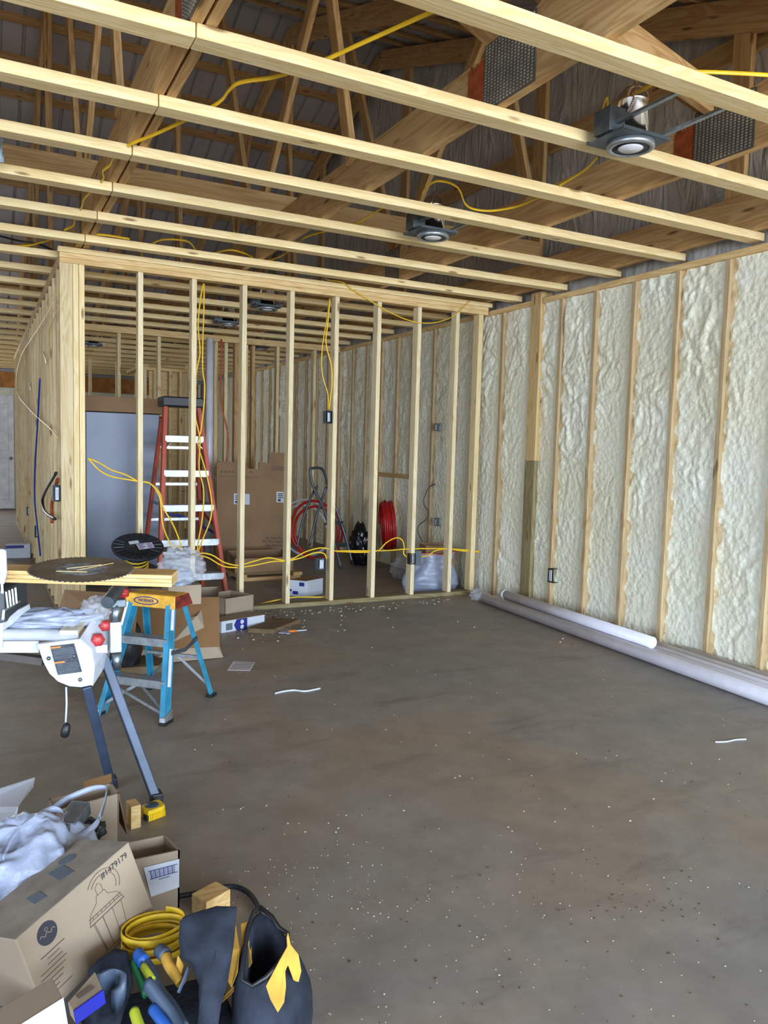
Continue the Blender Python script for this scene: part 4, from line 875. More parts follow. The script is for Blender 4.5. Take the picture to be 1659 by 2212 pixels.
# ------------------------------------------------------------------ blue two-step stool
t = thing('step_stool', 'blue fibreglass two-step stool with worn yellow top cap', 'step stool', (0.8285, 4.09, 0))
w0 = Vector((0.72, -0.69, 0)).normalized(); d0 = Vector((w0.y*-1, w0.x, 0)); O = Vector((0.820, 4.085, 0))
def S(a, b, z): return O+w0*a+d0*b+Vector((0, 0, z))
for s in (-1, 1):
    a, b = S(s*0.192, -0.225, 0.0), S(s*0.118, -0.052, 0.555)
    q = MB(); q.bar(a, b, 0.006, 0.062, w0*1.0)
    q.bar(a+d0*(-0.028)-w0*s*0.010, b+d0*(-0.028)-w0*s*0.010, 0.026, 0.006, w0); q.bar(a+d0*0.028-w0*s*0.010, b+d0*0.028-w0*s*0.010, 0.026, 0.006, w0)
    q.build('front_rail', M['tealfg'], t, bevel=0.0015)
    MB().hexa([S(s*0.192-0.02, -0.262, 0), S(s*0.192+0.012, -0.262, 0), S(s*0.192+0.012, -0.188, 0), S(s*0.192-0.02, -0.188, 0), S(s*0.187-0.018, -0.25, 0.035), S(s*0.187+0.01, -0.25, 0.035), S(s*0.187+0.01, -0.18, 0.06), S(s*0.187-0.018, -0.18, 0.06)]).build('foot', M['alu'], t, bevel=0.002)
    MB().box((-0.02, -0.042, -0.002), (0.016, 0.042, 0.014), Matrix.Translation(S(s*0.192, -0.225, 0)) @ Matrix.Rotation(math.atan2(w0.y, w0.x), 4, 'Z')).build('rubber_pad', M['black'], t, bevel=0.003)
    a, b = S(s*0.192, 0.225, 0.012), S(s*0.118, 0.05, 0.555)
    q = MB(); q.bar(a, b, 0.006, 0.036, w0); q.bar(a+d0*0.016-w0*s*0.009, b+d0*0.016-w0*s*0.009, 0.022, 0.005, w0); q.build('rear_rail', M['tealfg'], t, bevel=0.0015)
    MB().box((-0.022, -0.03, 0), (0.018, 0.03, 0.016), Matrix.Translation(S(s*0.192, 0.228, 0)) @ Matrix.Rotation(math.atan2(w0.y, w0.x), 4, 'Z')).build('rubber_pad', M['black'], t, bevel=0.004)
    MB().bar(S(s*0.158, -0.125, 0.325), S(s*0.163, 0.0, 0.315), 0.003, 0.022, w0).bar(S(s*0.163, 0.0, 0.315), S(s*0.158, 0.13, 0.345), 0.003, 0.022, w0).build('spreader', M['dark_steel'], t)
def step(z, parent):
    k = z/0.555; a = 0.192-0.074*k-0.004; y0 = -0.225+0.173*k
    mm = MB()
    P = lambda s, b, zz: S(s*a, b, zz)
    mm.hexa([P(-1, y0-0.036, z-0.042), P(1, y0-0.036, z-0.042), P(1, y0-0.031, z-0.042), P(-1, y0-0.031, z-0.042), P(-1, y0-0.036, z), P(1, y0-0.036, z), P(1, y0-0.031, z), P(-1, y0-0.031, z)])
    mm.hexa([P(-1, y0-0.036, z-0.004), P(1, y0-0.036, z-0.004), P(1, y0+0.038, z-0.004), P(-1, y0+0.038, z-0.004), P(-1, y0-0.036, z), P(1, y0-0.036, z), P(1, y0+0.038, z), P(-1, y0+0.038, z)])
    mm.hexa([P(-1, y0+0.034, z-0.03), P(1, y0+0.034, z-0.03), P(1, y0+0.038, z-0.03), P(-1, y0+0.038, z-0.03), P(-1, y0+0.034, z), P(1, y0+0.034, z), P(1, y0+0.038, z), P(-1, y0+0.038, z)])
    o = mm.build('step', M['alu'], parent, bevel=0.001)
step(0.20, t); step(0.395, t)
MB().bar(S(-0.165, -0.2, 0.165), S(0.19, -0.215, 0.03), 0.004, 0.014).build('brace', M['alu'], t)
MB().bar(S(0.0, -0.165, 0.165), S(0.188, -0.222, 0.045), 0.004, 0.014).build('brace', M['alu'], t)
MB().bar(S(0.0, -0.165, 0.165), S(-0.188, -0.222, 0.045), 0.004, 0.014).build('brace', M['alu'], t)
MB().bar(S(-0.16, 0.15, 0.235), S(0.16, 0.15, 0.235), 0.02, 0.016).build('rear_bar', M['alu'], t, bevel=0.002)
MB().bar(S(0.02, 0.15, 0.235), S(0.185, 0.215, 0.06), 0.004, 0.014).build('brace', M['alu'], t)
MB().bar(S(-0.02, 0.15, 0.235), S(-0.185, 0.215, 0.06), 0.004, 0.014).build('brace', M['alu'], t)
cap_ = MB().hexa([S(-0.155, -0.088, 0.538), S(0.155, -0.088, 0.538), S(0.155, 0.082, 0.538), S(-0.155, 0.082, 0.538), S(-0.142, -0.066, 0.602), S(0.142, -0.066, 0.602), S(0.142, 0.062, 0.602), S(-0.142, 0.062, 0.602)]).build('top_cap', M['yellowcap'], t, bevel=0.006)
fn_ = (S(0, -0.088, 0.538)-S(0, -0.066, 0.602)); upv = (S(0, -0.066, 0.602)-S(0, -0.088, 0.538)).normalized()
FT = frame_of((S(-0.02, -0.077, 0.570))-d0*0.0015, w0, upv)
q = MB(); rg = []
q.loft([[FT @ Vector((rx*math.cos(2*math.pi*k/40), ry*math.sin(2*math.pi*k/40), zz)) for k in range(40)] for rx, ry, zz in ((0.072, 0.021, 0), (0.072, 0.021, 0.0015), (0.066, 0.0165, 0.0015), (0.066, 0.0165, 0))], cap=False).build('logo_ring', M['navy'], cap_)
text_mesh('WERNER', 0.023, FT @ Matrix.Translation((0, 0, 0.0012)), M['navy'], 'logo_text', cap_, 0.0005)
MB().hexa([S(0.1555, -0.088, 0.540), S(0.157, -0.088, 0.540), S(0.157, 0.082, 0.540), S(0.1555, 0.082, 0.540), S(0.1425, -0.066, 0.600), S(0.144, -0.066, 0.600), S(0.144, 0.062, 0.600), S(0.1425, 0.062, 0.600)]).build('red_paint', M['redpaint'], cap_)
a, b = S(0.192, -0.225, 0.0), S(0.118, -0.052, 0.555)
for (k1, k2_) in ((0.30, 0.62), (0.78, 0.97)):
    p1, p2 = a.lerp(b, k1)+w0*0.0045, a.lerp(b, k2_)+w0*0.0045
    MB().bar(p1, p2, 0.0012, 0.028, w0).build('worn_sticker', M['paper'], t)

# ------------------------------------------------------------------ saw stand
t = thing('saw_stand', 'white enamelled mitre saw stand with slate legs and red knobs', 'saw stand', (0.35, 3.05, 0))
y3 = 2.98
pts = [PY(u, v, y3) for u, v in ((80,1392),(172,1380),(197,1402),(203,1440),(199,1480),(175,1485),(150,1483),(125,1473),(106,1455),(93,1430))]
MB().poly(pts, (0.012, 0.03, 0.0)).build('end_bracket', M['white_metal'], t, bevel=0.003)
MB().loft([[PY(172,1380,y3), PY(197,1402,y3), PY(203,1440,y3), PY(199,1481,y3)], [PY(190,1352,3.04), PY(216,1375,3.04), PY(222,1412,3.04), PY(217,1453,3.04)], [PY(208,1318,3.12), PY(234,1345,3.12), PY(237,1385,3.12), PY(234,1425,3.12)]], cap=False, closed=False).build('bracket_side', M['white_metal'], t, solid=0.006)
q = PY(108,1396,y3-0.004), PY(160,1390,y3-0.004), PY(177,1451,y3-0.004), PY(125,1458,y3-0.004)
ws_ = MB().poly(q, (0, -0.0015, 0)).build('warning_sticker', M['warn'], t)
mm = MB(); m2 = MB()
for s0 in (0.03, 0.55):
    A = q[0].lerp(q[3], s0); B = q[1].lerp(q[2], s0); A2 = q[0].lerp(q[3], s0+0.055); B2 = q[1].lerp(q[2], s0+0.055)
    mm.poly([A, A.lerp(B, 0.42), A2.lerp(B2, 0.42), A2], (0, -0.003, 0))
    for r_ in range(7):
        f1 = s0+0.085+r_*0.052; A = q[0].lerp(q[3], f1); B = q[1].lerp(q[2], f1); A2 = q[0].lerp(q[3], f1+0.016); B2 = q[1].lerp(q[2], f1+0.016)
        m2.poly([A.lerp(B, .05), A.lerp(B, .92), A2.lerp(B2, .92), A2.lerp(B2, .05)], (0, -0.0025, 0))
mm.build('orange_heading', M['orange'], ws_); m2.build('small_print', M['skin_box'], ws_)
for (u, v) in ((105,1422),(173,1468),(160,1417)):
    c = PY(u, v, y3-0.004); MB().lathe([(0.007, 0), (0.007, 0.004), (0.003, 0.006), (0, 0.006)], Matrix.Translation(c) @ Matrix.Rotation(math.pi/2, 4, 'X'), 14).build('bolt', M['dark_steel'], t, smooth=True)
a, b = PY(-330,1368,3.02), PY(168,1372,3.02); MB().tube([a, b], 0.021, 20).build('front_tube', M['white_metal'], t, smooth=True)
a, b = PY(-330,1350,3.25), PY(205,1345,3.14); MB().tube([a, b], 0.021, 20).build('rear_tube', M['white_metal'], t, smooth=True)
MB().poly([PY(-40,1385,3.03), PY(84,1385,3.03), PY(84,1410,3.03), PY(-40,1410,3.03)], (0, 0.02, 0)).build('lower_plate', M['white_metal'], t)
MB().hexa([PY(128,1372,3.0), PY(168,1372,3.0), PY(208,1322,3.16), PY(170,1322,3.16), PY(128,1362,3.0), PY(168,1362,3.0), PY(208,1316,3.16), PY(170,1316,3.16)]).build('top_plate', plain('aged_enamel', (182, 172, 150), 0.5, var=0.15, scale=20), t, bevel=0.002)
for (ua, va, ya, ub, vb, yb) in ((186,1478,3.02,240,1705,3.16), (222,1415,3.10,337,1740,2.95)):
    A, B = PY(ua, va, ya), PY(ub, vb, yb); B = B+(B-A)*(-B.z/(B.z-A.z))*-1 if False else Vector((B.x, B.y, 0.012))
    MB().bar(A, B, 0.034, 0.05, (1,0,0)).build('leg', M['navyleg'], t, bevel=0.004)
    MB().bar(B+Vector((0,0,0.03))+(A-B).normalized()*0.0, B-Vector((0,0,0.012)), 0.042, 0.058, (1,0,0)).build('leg_cap', M['black'], t, bevel=0.004)
MB().bar(PY(-40,1410,3.15), PY(95,1428,3.05), 0.03, 0.035, (0,0,1)).build('folded_leg', plain('brown_leg', (70, 62, 58), 0.6), t, bevel=0.003)
for dx_, yy_ in ((-0.52, 2.9), (-0.40, 3.3)):
    MB().bar(Vector((-0.30, 3.06, 0.69)), Vector((dx_, yy_, 0.0)), 0.034, 0.05, (1,0,0)).build('leg', M['navyleg'], t, bevel=0.004)
def knob(c, r, n_dir, mat='redknob'):
    F = frame_of(c, Vector(n_dir).cross((0,0,1)), (0,0,1))
    mm = MB(); rings = []
    for (rr, zz) in ((0.3, -0.012), (0.75, -0.01), (1.0, 0.0), (1.0, 0.012), (0.8, 0.02), (0.0, 0.022)):
        rings.append([F @ Vector((r*rr*(1+0.08*math.cos(6*2*math.pi*k/36))*math.cos(2*math.pi*k/36), r*rr*(1+0.08*math.cos(6*2*math.pi*k/36))*math.sin(2*math.pi*k/36), zz)) for k in range(36)])
    o = mm.loft(rings).build('knob', M[mat], t, smooth=True); return o
kn = (0.1, -1, 0.1)
knob(PY(212,1383,3.0), 0.024, kn); knob(PY(228,1352,3.06), 0.021, kn); knob(PY(271,1281,3.1), 0.019, (0.9, -0.5, 0))
MB().poly([PY(190,1393,3.0), PY(232,1393,3.0), PY(232,1410,3.0), PY(194,1410,3.0)], (0, 0.006, 0)).build('slide_plate', M['white_metal'], t)
MB().box((-0.02, -0.012, -0.055), (0.022, 0.012, 0.062), Matrix.Translation(PY(249,1378,3.06))).build('roller_bracket', M['white_metal'], t, bevel=0.004)
MB().tube([PY(249,1345,3.07), PY(252,1300,3.09)], 0.017, 14).build('roller_post', M['steel'], t, smooth=True)
MB().tube([PY(252,1412,3.07), PY(252,1445,3.08)], 0.017, 14).build('roller_post', M['steel'], t, smooth=True)
A, B = PY(232,1302,2.98), PY(272,1250,3.2); MB().tube([A, B], 0.024, 22, cap=True).build('roller', M['dark_steel'], t, smooth=False)
MB().box((-0.03, -0.02, -0.02), (0.03, 0.02, 0.012), Matrix.Translation(PY(254,1300,3.09))).build('roller_cradle', M['dark_steel'], t, bevel=0.004)
MB().bar(PY(275,1300,3.1), PY(262,1350,3.1), 0.004, 0.008).build('strut', M['alu'], t)
MB().tube([PY(143,1484,2.99), PY(144,1520,2.985), PY(142,1560,2.98)], 0.0035, 8).build('cord', M['white_card'], t, smooth=True)
c = PY(142,1577,2.98); MB().lathe([(0.006, 0.026), (0.013, 0.018), (0.016, 0.0), (0.015, -0.02), (0.010, -0.026)], Matrix.Translation(c) @ Matrix.Rotation(0.2, 4, 'Y'), 16).build('cord_plug', M['black'], t, smooth=True)
tag(crumple('plastic_bag', (0.21, 3.10, 0.712), (0.18, 0.07, 0.038), 23, M['bagwhite'], 0.30, rot=-0.05, flat=0.8, nu=60), 'thin white plastic bag draped along the saw stand tubes', 'bag')
tag(crumple('plastic_bag', (0.39, 3.1, 0.735), (0.05, 0.06, 0.05), 27, M['bagclear'], 0.3, flat=0.95), 'loose end of clear plastic over the saw stand bracket', 'plastic')
# mitre saw, only its right end shows
t = thing('mitre_saw', 'mitre saw on its stand, dark slotted table and white arm, cut by the photo edge', 'saw', (0.02, 3.1, 0.70))
MB().hexa([PY(-60,1345,3.0), PY(12,1345,3.0), PY(62,1318,3.15), PY(-20,1318,3.2), PY(-60,1275,3.0), PY(10,1275,3.0), PY(57,1250,3.15), PY(-20,1250,3.2)]).build('table', plain('saw_table', (62, 64, 68), 0.5, metal=0.3), t, bevel=0.004)
q = MB()
for k2 in range(4):
    f1 = k2/3; A = PY(13+20*f1, 1278-9*f1, 3.0+0.05*f1-0.006); B = PY(17+19*f1, 1312-9*f1, 3.0+0.05*f1-0.006); q.bar(A, B, 0.006, 0.006)
q.build('table_ribs', M['steel'], t)
MB().bar(PY(8,1318,2.99), PY(42,1298,3.08), 0.008, 0.008).bar(PY(8,1318,2.99), PY(6,1338,2.99), 0.008, 0.008).build('wire_handle', M['alu'], t)
MB().poly([PY(-40,1186,2.97), PY(8,1186,2.97), PY(14,1190,2.97), PY(16,1240,2.97), PY(10,1262,2.97), PY(-40,1262,2.97)], (0, 0.012, 0)).build('fence', plain('fence_metal', (176, 186, 204), 0.45, metal=0.3), t, bevel=0.003)
MB().poly([PY(1,1240,2.96), PY(6,1240,2.96), PY(8,1282,2.96), PY(2,1282,2.96)], (0, 0.01, 0)).build('clamp_bar', M['white_metal'], t)
MB().poly([PY(-40,1352,3.0), PY(5,1345,3.0), PY(38,1318,3.06), PY(64,1305,3.1), PY(66,1316,3.1), PY(48,1328,3.06), PY(28,1348,3.02), PY(8,1362,3.0), PY(6,1400,3.0), PY(-40,1400,3.0)], (0, 0.03, 0.0)).build('mount_arm', M['white_metal'], t, bevel=0.003)
# lumber on the roller
A0, A1 = PZ(10,1232,0.918), PZ(371,1243,0.905)
dx = (A1-A0).normalized(); dy = Vector((-dx.y, dx.x, 0)).normalized()
zt_ = 0.0145
for i in range(3):
    lb = ['bottom', 'middle', 'top'][i]
    a = A0-dx*0.25+Vector((0,0,-zt_*(2-i)-zt_/2)); b = A1+Vector((0,0,-zt_*(2-i)-zt_/2))
    tag(beam('lumber_board', a+dy*0.07, b+dy*0.07, 0.14, zt_-0.001, M['lumber'], (0,0,1)), '%s board of the pale lumber stack resting on the saw stand roller' % lb, 'board', bev=None) if False else tag(beam('lumber_board', a+dy*0.07, b+dy*0.07, 0.14, zt_-0.001, M['lumber'], (0,0,1), None, 0.001), '%s board of the pale lumber stack resting on the saw stand roller' % lb, 'board')
# saw blade on the lumber
t = thing('circular_blade', 'large rusty circular saw blade lying on the lumber stack', 'saw blade', tuple(PY(177,1232,3.1)))
T = Matrix.Translation(PZ(177,1229,0.930)) @ Matrix.Rotation(-0.0, 4, 'Y') @ Matrix.Rotation(0.10, 4, 'X')
rings = []
nt_ = 60
for zz in (0.0012, -0.0012):
    rings.append([])
    for k2 in range(nt_*3):
        a = 2*math.pi*k2/(nt_*3); rr = (0.177, 0.171, 0.168)[k2 % 3]; rings[-1].append(T @ Vector((rr*math.cos(a), rr*math.sin(a), zz)))
inner = [[T @ Vector((0.0127*math.cos(2*math.pi*k2/(nt_*3)), 0.0127*math.sin(2*math.pi*k2/(nt_*3)), zz)) for k2 in range(nt_*3)] for zz in (-0.0012, 0.0012)]
MB().loft([inner[1], rings[0], rings[1], inner[0], inner[1]], cap=False).build('blade_disc', M['blade'], t)
MB().lathe([(0.085, 0.0014), (0.085, 0.0018), (0.0845, 0.0019), (0.014, 0.0019)], T, 40).build('worn_print', plain('worn_print', (120, 132, 150), 0.4, metal=0.3, var=0.3, scale=40), t)
for k2, (a_, l_) in enumerate(((0.2, 0.12), (0.5, 0.15), (2.9, 0.1))):
    tag(MB().tube([T @ Vector((-0.05+0.03*k2, -0.03*k2, 0.004)), T @ Vector((-0.05+0.03*k2+l_*math.cos(a_), -0.03*k2+l_*math.sin(a_), 0.006))], 0.0012, 6).build('wood_splinter', M['lumber']), 'thin wood splinter lying on the saw blade, %s one' % ['left', 'longest', 'shortest'][k2], 'splinter')

# ------------------------------------------------------------------ tape measure
t = thing('tape_measure', 'yellow tape measure on the floor at the foot of the saw stand leg', 'tape measure', (0.555, 2.83, 0))
c = PZ(330, 1763, 0.0); c = Vector((c.x, c.y, 0)); T = Matrix.Translation(c) @ Matrix.Rotation(0.35, 4, 'Z')
out = [(-0.038, -0.034), (0.022, -0.034), (0.036, -0.026), (0.042, 0.0), (0.046, 0.03), (0.03, 0.036), (-0.02, 0.034), (-0.036, 0.022), (-0.041, -0.008)]
MB().poly([T @ Vector((x, y, 0.0)) for x, y in out], (0,0,0.042)).build('case', M['tapey'], t, bevel=0.006)
MB().lathe([(0.0, 0.0445), (0.024, 0.0445), (0.026, 0.041)], T @ Matrix.Translation((-0.002, 0.002, 0)), 28).build('dark_badge', M['toolgrey'], t, smooth=True)
q = MB()
for k2 in range(9): q.box((-0.03+k2*0.007, -0.0375, 0.004), (-0.0265+k2*0.007, -0.032, 0.028), T)
q.build('grip_ribs', M['tapey'], t)
MB().box((-0.045, -0.034, 0.006), (-0.036, -0.008, 0.026), T).build('blade_mouth', M['black'], t, bevel=0.002)
tag(MB().box((-0.018, -0.03, 0), (0.018, 0.03, 0.085), Matrix.Translation((0.477, 2.80, 0)) @ Matrix.Rotation(0.15, 4, 'Z')).build('wood_block', M['lumber'], bevel=0.002), 'small pale wood block standing left of the tape measure', 'wood block')

# ------------------------------------------------------------------ foreground pile
# tilted carton with a printed lantern
B_, F_, D_, A_ = Vector((0.330, 2.002, 0.350)), Vector((0.057, 1.807, 0.279)), Vector((0.391, 1.986, 0.160)), Vector((0.224, 2.168, 0.301))
ex, ez, ey = F_-B_, D_-B_, A_-B_
ez = (ez-ex*ez.dot(ex)/ex.length_squared); ey = ey
t = thing('lantern_carton', 'tilted brown carton printed with a lantern drawing and the number 1479179', 'box', tuple(B_+ez+(ex+ey)/2))
MB().hexa([B_+ez, F_+ez, F_+ez+ey, B_+ez+ey, B_, F_, F_+ey, B_+ey]).build('carton_body', M['card'], t, bevel=0.003)
X_, Y_ = -ex, -ez       # x along print from left to right, y up
def FP(a, b, off=0.0008):  # a 0..1 left-right, b 0..1 bottom-top on the printed face
    n = X_.cross(Y_).normalized()
    return F_+ez+X_*a+Y_*b+n*off
nrm = X_.cross(Y_).normalized()
MB().poly([B_+ey*0.0+ey.cross(ex).normalized()*0.0, B_+ey, F_+ey, F_], (ex.cross(ey)).normalized()*(0.0012 if ex.cross(ey).z > 0 else -0.0012)).build('dusty_top', M['card_dust'], t)
fr = frame_of(FP(0.82, 0.885), X_, Y_)
text_mesh('#1479179', 0.0215, fr, M['ink'], 'printed_number', t)
q = MB()
def ln(a, b, w_=0.0012):
    A, B = FP(*a), FP(*b); q.bar(A, B, w_, 0.0008, nrm)
# wall lantern drawing
C = lambda a, b: (0.645+a*1.3, 0.44+b*1.15)
def pl_(L, w_=0.0013):
    for k in range(len(L)-1): ln(L[k], L[k+1], w_)
pl_([C(-.095,-.33), C(.095,-.33), C(.10,-.36), C(-.10,-.36), C(-.095,-.33)])
pl_([C(-.08,-.33), C(-.10,0.02)]); pl_([C(.08,-.33), C(.10,0.02)]); pl_([C(-.03,-.33), C(-.035,0.02)], 0.004); pl_([C(.03,-.33), C(.035,0.02)]); pl_([C(-.075,-.33), C(-.092,0.02)])
pl_([C(-.125,0.02), C(.125,0.02)], 0.003); pl_([C(-.12,0.06), C(.12,0.06)]); pl_([C(-.115,0.09), C(.115,0.09)], 0.002)
pl_([C(-.12,0.02), C(-.10,0.12), C(-.04,0.19), C(-.03,0.25), C(.03,0.25), C(.04,0.19), C(.10,0.12), C(.12,0.02)])
pl_([C(-.02,0.25), C(-.02,0.33), C(.0,0.36), C(.02,0.33), C(.02,0.25)])
for rr in (0.085, 0.11):
    pl_([C(0.03+rr*math.cos(k/12*math.pi-0.6), 0.27+rr*1.7*math.sin(k/12*math.pi-0.6)) for k in range(13)], 0.002)
for k in range(7): pl_([C(-.09+k*.03, 0.065), C(-.088+k*.03, 0.085)])
q.build('lantern_drawing', M['ink_brown'], t)
fc = frame_of(FP(0.20, 0.80, 0.0), X_, Y_)
rbg = lab(MB().lathe([(0.0, 0.0012), (0.026, 0.0012), (0.026, 0.0)], fc, 40).build('round_badge', M['ink'], t), 'dark round printed badge')
MB().tube([fc @ Vector((-0.020+k*0.004, 0.004*math.sin(k*1.6), 0.0016)) for k in range(11)], 0.0009, 5).tube([fc @ Vector((0.004*math.cos(k), 0.010+0.004*math.sin(k), 0.0016)) for k in range(7)], 0.0006, 5).build('badge_script', M['card'], rbg)
q = MB()
for k, (a0, a1) in enumerate([(0.10, 0.29), (0.14, 0.24), (0.13, 0.25), (0.06, 0.27), (0.05, 0.25), (0.09, 0.22), (0.11, 0.2), (0.03, 0.16), (0.02, 0.25)]):
    bb = 0.60-0.055*k; A, B = FP(a0, bb), FP(a1, bb); q.bar(A, B, 0.0035 if k == 0 else 0.0018, 0.0008, nrm)
q.build('fine_print', M['ink_brown'], t)
up_ = ex.cross(ey).normalized(); up_ = up_ if up_.z > 0 else -up_
q = MB()
def TP(a, b): return B_+ex*a+ey*b+up_*0.0016
q.poly([TP(0.36,0.32), TP(0.46,0.40), TP(0.40,0.75), TP(0.30,0.66)], up_*0.0008)
q.lathe([(0, 0.001), (0.022, 0.001), (0.022, 0)], frame_of(TP(0.24, 0.72), ex, ey if ex.cross(ey).z > 0 else -ey), 28)
q.poly([TP(0.62,0.28), TP(0.70,0.34), TP(0.66,0.6), TP(0.58,0.52)], up_*0.0008)
q.build('grey_stamps', M['skin_box'], t)
# white-faced carton in the lower left corner
t = thing('white_carton', 'white and brown carton corner at the lower left edge of the photo', 'box', (0.0, 1.3, 0.0))
a, b, c_ = Vector((0.110, 1.520, 0.362)), Vector((0.123, 1.452, 0.362)), Vector((0.020, 1.472, 0.362))
ux = (c_-a)*2.6; uy = b-a; dn = Vector((0.028, -0.10, -0.20))
MB().hexa([a+dn, a+ux+dn, a+ux+uy+dn, a+uy+dn, a, a+ux, a+ux+uy, a+uy]).build('carton_body', M['card'], t, bevel=0.002)
nf = ux.cross(dn).normalized(); nf = nf if nf.y < 0 else -nf
p0 = a+uy; MB().poly([p0+nf*0.001, p0+ux+nf*0.001, p0+ux+dn+nf*0.001, p0+dn+nf*0.001], nf*0.001).build('white_face', M['white_card'], t)
MB().box((-0.28, 1.35, 0.0), (0.13, 1.75, 0.16)).build('carton_base', M['card_dark'], t)
# blue and kraft small carton
t = thing('blue_carton', 'small kraft and bright blue carton wedged below the lantern carton', 'box', (0.19, 1.62, 0.16))
p1, p2, p3, p4 = PZ(148,2172,0.21), PZ(207,2098,0.21), PZ(217,2142,0.20), PZ(156,2183,0.20)
p1, p2, p3, p4 = PZ(146,2165,0.215), PZ(205,2098,0.215), PZ(222,2138,0.21), PZ(158,2184,0.21)
dn = Vector((0.004, -0.008, -0.024))
MB().hexa([p4+dn, p3+dn, p2+dn, p1+dn, p4, p3, p2, p1]).build('carton_body', M['card'], t, bevel=0.0015)
n_ = Vector((0.001, -0.003, 0))
MB().hexa([p4+dn+n_, p3+dn+n_*1, p3+dn, p4+dn, p4+n_+Vector((0,0,.001)), p3+n_+Vector((0,0,.001)), p3+Vector((0,0,.001)), p4+Vector((0,0,.001))]).build('blue_side', M['bluecard'], t)
f1 = frame_of((p1+p2+p3+p4)/4+Vector((0,0,0.001)), p3-p4, p1-p4)
MB().box((-0.018, -0.004, 0), (0.022, 0.006, 0.0006), f1).build('bar_print', M['ink_brown'], t)
# open carton with the white shipping label
t = open_box('cardboard_box', 'open brown carton with a white barcode label beside the lantern carton', (0.33, 2.195, 0), (0.175, 0.0, 0), (-0.02, 0.11, 0), 0.195, ('card','card_in'), th=0.005,
    flaps=[])
c1, c2, c3, c4 = [PY(u, v, 2.192) for u, v in ((310,1874),(387,1855),(387,1916),(326,1937))]
wl2 = MB().poly([c1, c2, c3, c4], (0, -0.0012, 0)).build('white_label', M['white_card'], t)
q = MB()
for k in range(18):
    f = 0.14+k*0.042; wd = 0.012 if k % 3 else 0.024
    P1 = lambda f, g: c1.lerp(c2, f).lerp(c4.lerp(c3, f), g)+Vector((0, -0.0014, 0))
    q.poly([P1(f, 0.17), P1(f+wd, 0.17), P1(f+wd, 0.42), P1(f, 0.42)], (0, -0.0006, 0))
q.poly([P1(0.1, 0.15), P1(0.95, 0.15), P1(0.95, 0.17), P1(0.1, 0.17)], (0, -0.0006, 0)); q.poly([P1(0.1, 0.42), P1(0.95, 0.42), P1(0.95, 0.44), P1(0.1, 0.44)], (0, -0.0006, 0))
q.poly([P1(0.35, 0.5), P1(0.7, 0.5), P1(0.7, 0.52), P1(0.35, 0.52)], (0, -0.0006, 0))
q.build('barcode', M['navy'], wl2)
tag(MB().box((-0.03, -0.018, 0), (0.03, 0.018, 0.03), Matrix.Translation((0.385, 2.52, 0.0)) @ Matrix.Rotation(0.3, 4, 'Z')).build('wood_block', M['lumber'], bevel=0.002), 'small wood scrap just behind the carton with the barcode label', 'wood block')
# carton that carries the white shopping bag
t = open_box('cardboard_box', 'battered brown carton standing behind the white shopping bag handle', (0.20, 2.60, 0), (0.205, 0.05, 0), (-0.01, 0.10, 0), 0.195, ('card','card_in'),
    flaps=[((0.10, 0.12, 0.195), (0.195, 0.15, 0.195), (0.0, 0.015, 0.025)), ((0.205, 0.05, 0.195), (0.195, 0.15, 0.195), (0.03, 0.0, -0.15))])
tag(MB().poly([PZ(u, v, z) for u, v, z in ((-60,1900,0.10),(-60,1745,0.27),(-30,1715,0.30),(75,1682,0.28),(72,1700,0.26),(40,1742,0.25),(10,1900,0.10))], (0.0, 0.006, 0.002)).build('carton_flap', M['white_card']), 'white carton flap sticking out at the left edge', 'cardboard')
tag(MB().box((-0.26, 2.30, 0.0), (0.10, 2.72, 0.12)).build('cardboard_box', M['card_dark'], bevel=0.003), 'dark low carton under the white flap at the left photo edge', 'box')
t = thing('shopping_bag', 'thin white shopping bag full of metal fittings, loop handle standing up', 'bag', (0.12, 2.22, 0.0))
def sb(u, v):
    a = 2*math.pi*u; z = 0.02+0.28*v
    q_ = Vector((math.cos(a)*2.2, math.sin(a)*2.2, z*10))
    k = (0.19, 0.215, 0.22, 0.20, 0.165)[0]*0+0.17+0.055*math.sin(v*math.pi*0.9+0.3)
    fold = 1-2*abs(mn.noise(Vector((a*3.0, z*2.0, 4))))
    k *= 1+0.18*mn.noise(q_)+0.09*fold
    return Vector((0.115+k*1.0*math.cos(a), 2.245+k*0.85*math.sin(a), z+0.04*mn.noise(q_*0.8+Vector((3,3,3)))*v))
bagc = Vector((0.085, 2.235, 0.0))
def sb(u, v):
    a = 2*math.pi*u; e = v*math.pi/2*1.0
    prof = math.cos(e)**0.55 if v < 0.999 else 0; zz = 0.315*math.sin(e)
    q_ = Vector((math.cos(a)*2.0, math.sin(a)*2.0, zz*9))
    bx_, by_ = prof*math.cos(a), prof*math.sin(a); fold = 1-2*abs(mn.noise(Vector((bx_*2.6+by_, by_*2.2-bx_, zz*5+4)))); f2 = 1-2*abs(mn.noise(Vector((bx_*6+1, by_*5+bx_*2, zz*12+1))))
    k = 0.205*prof*(1+0.14*mn.noise(q_)+0.10*fold+0.05*f2)
    return bagc+Vector((k*1.05*math.cos(a), k*0.82*math.sin(a), zz+0.05*mn.noise(Vector((bx_*2,by_*2,3)))*v+0.022*fold*v+0.014*f2*v))
MB().grid(sb, 110, 44).build('bag_skin', M['bagwhite'], t, smooth=True)
hp = [PZ(u, v, z) for u, v, z in ((60,1800,0.30),(95,1755,0.31),(140,1722,0.33),(190,1700,0.345),(222,1696,0.35),(229,1705,0.345),(222,1735,0.33),(208,1770,0.31),(180,1795,0.29),(150,1812,0.28))]
sp_ = spline(hp, 6); q = MB()
wl = lambda i: 0.006+0.022*abs(i/len(sp_)-0.5)**1.5
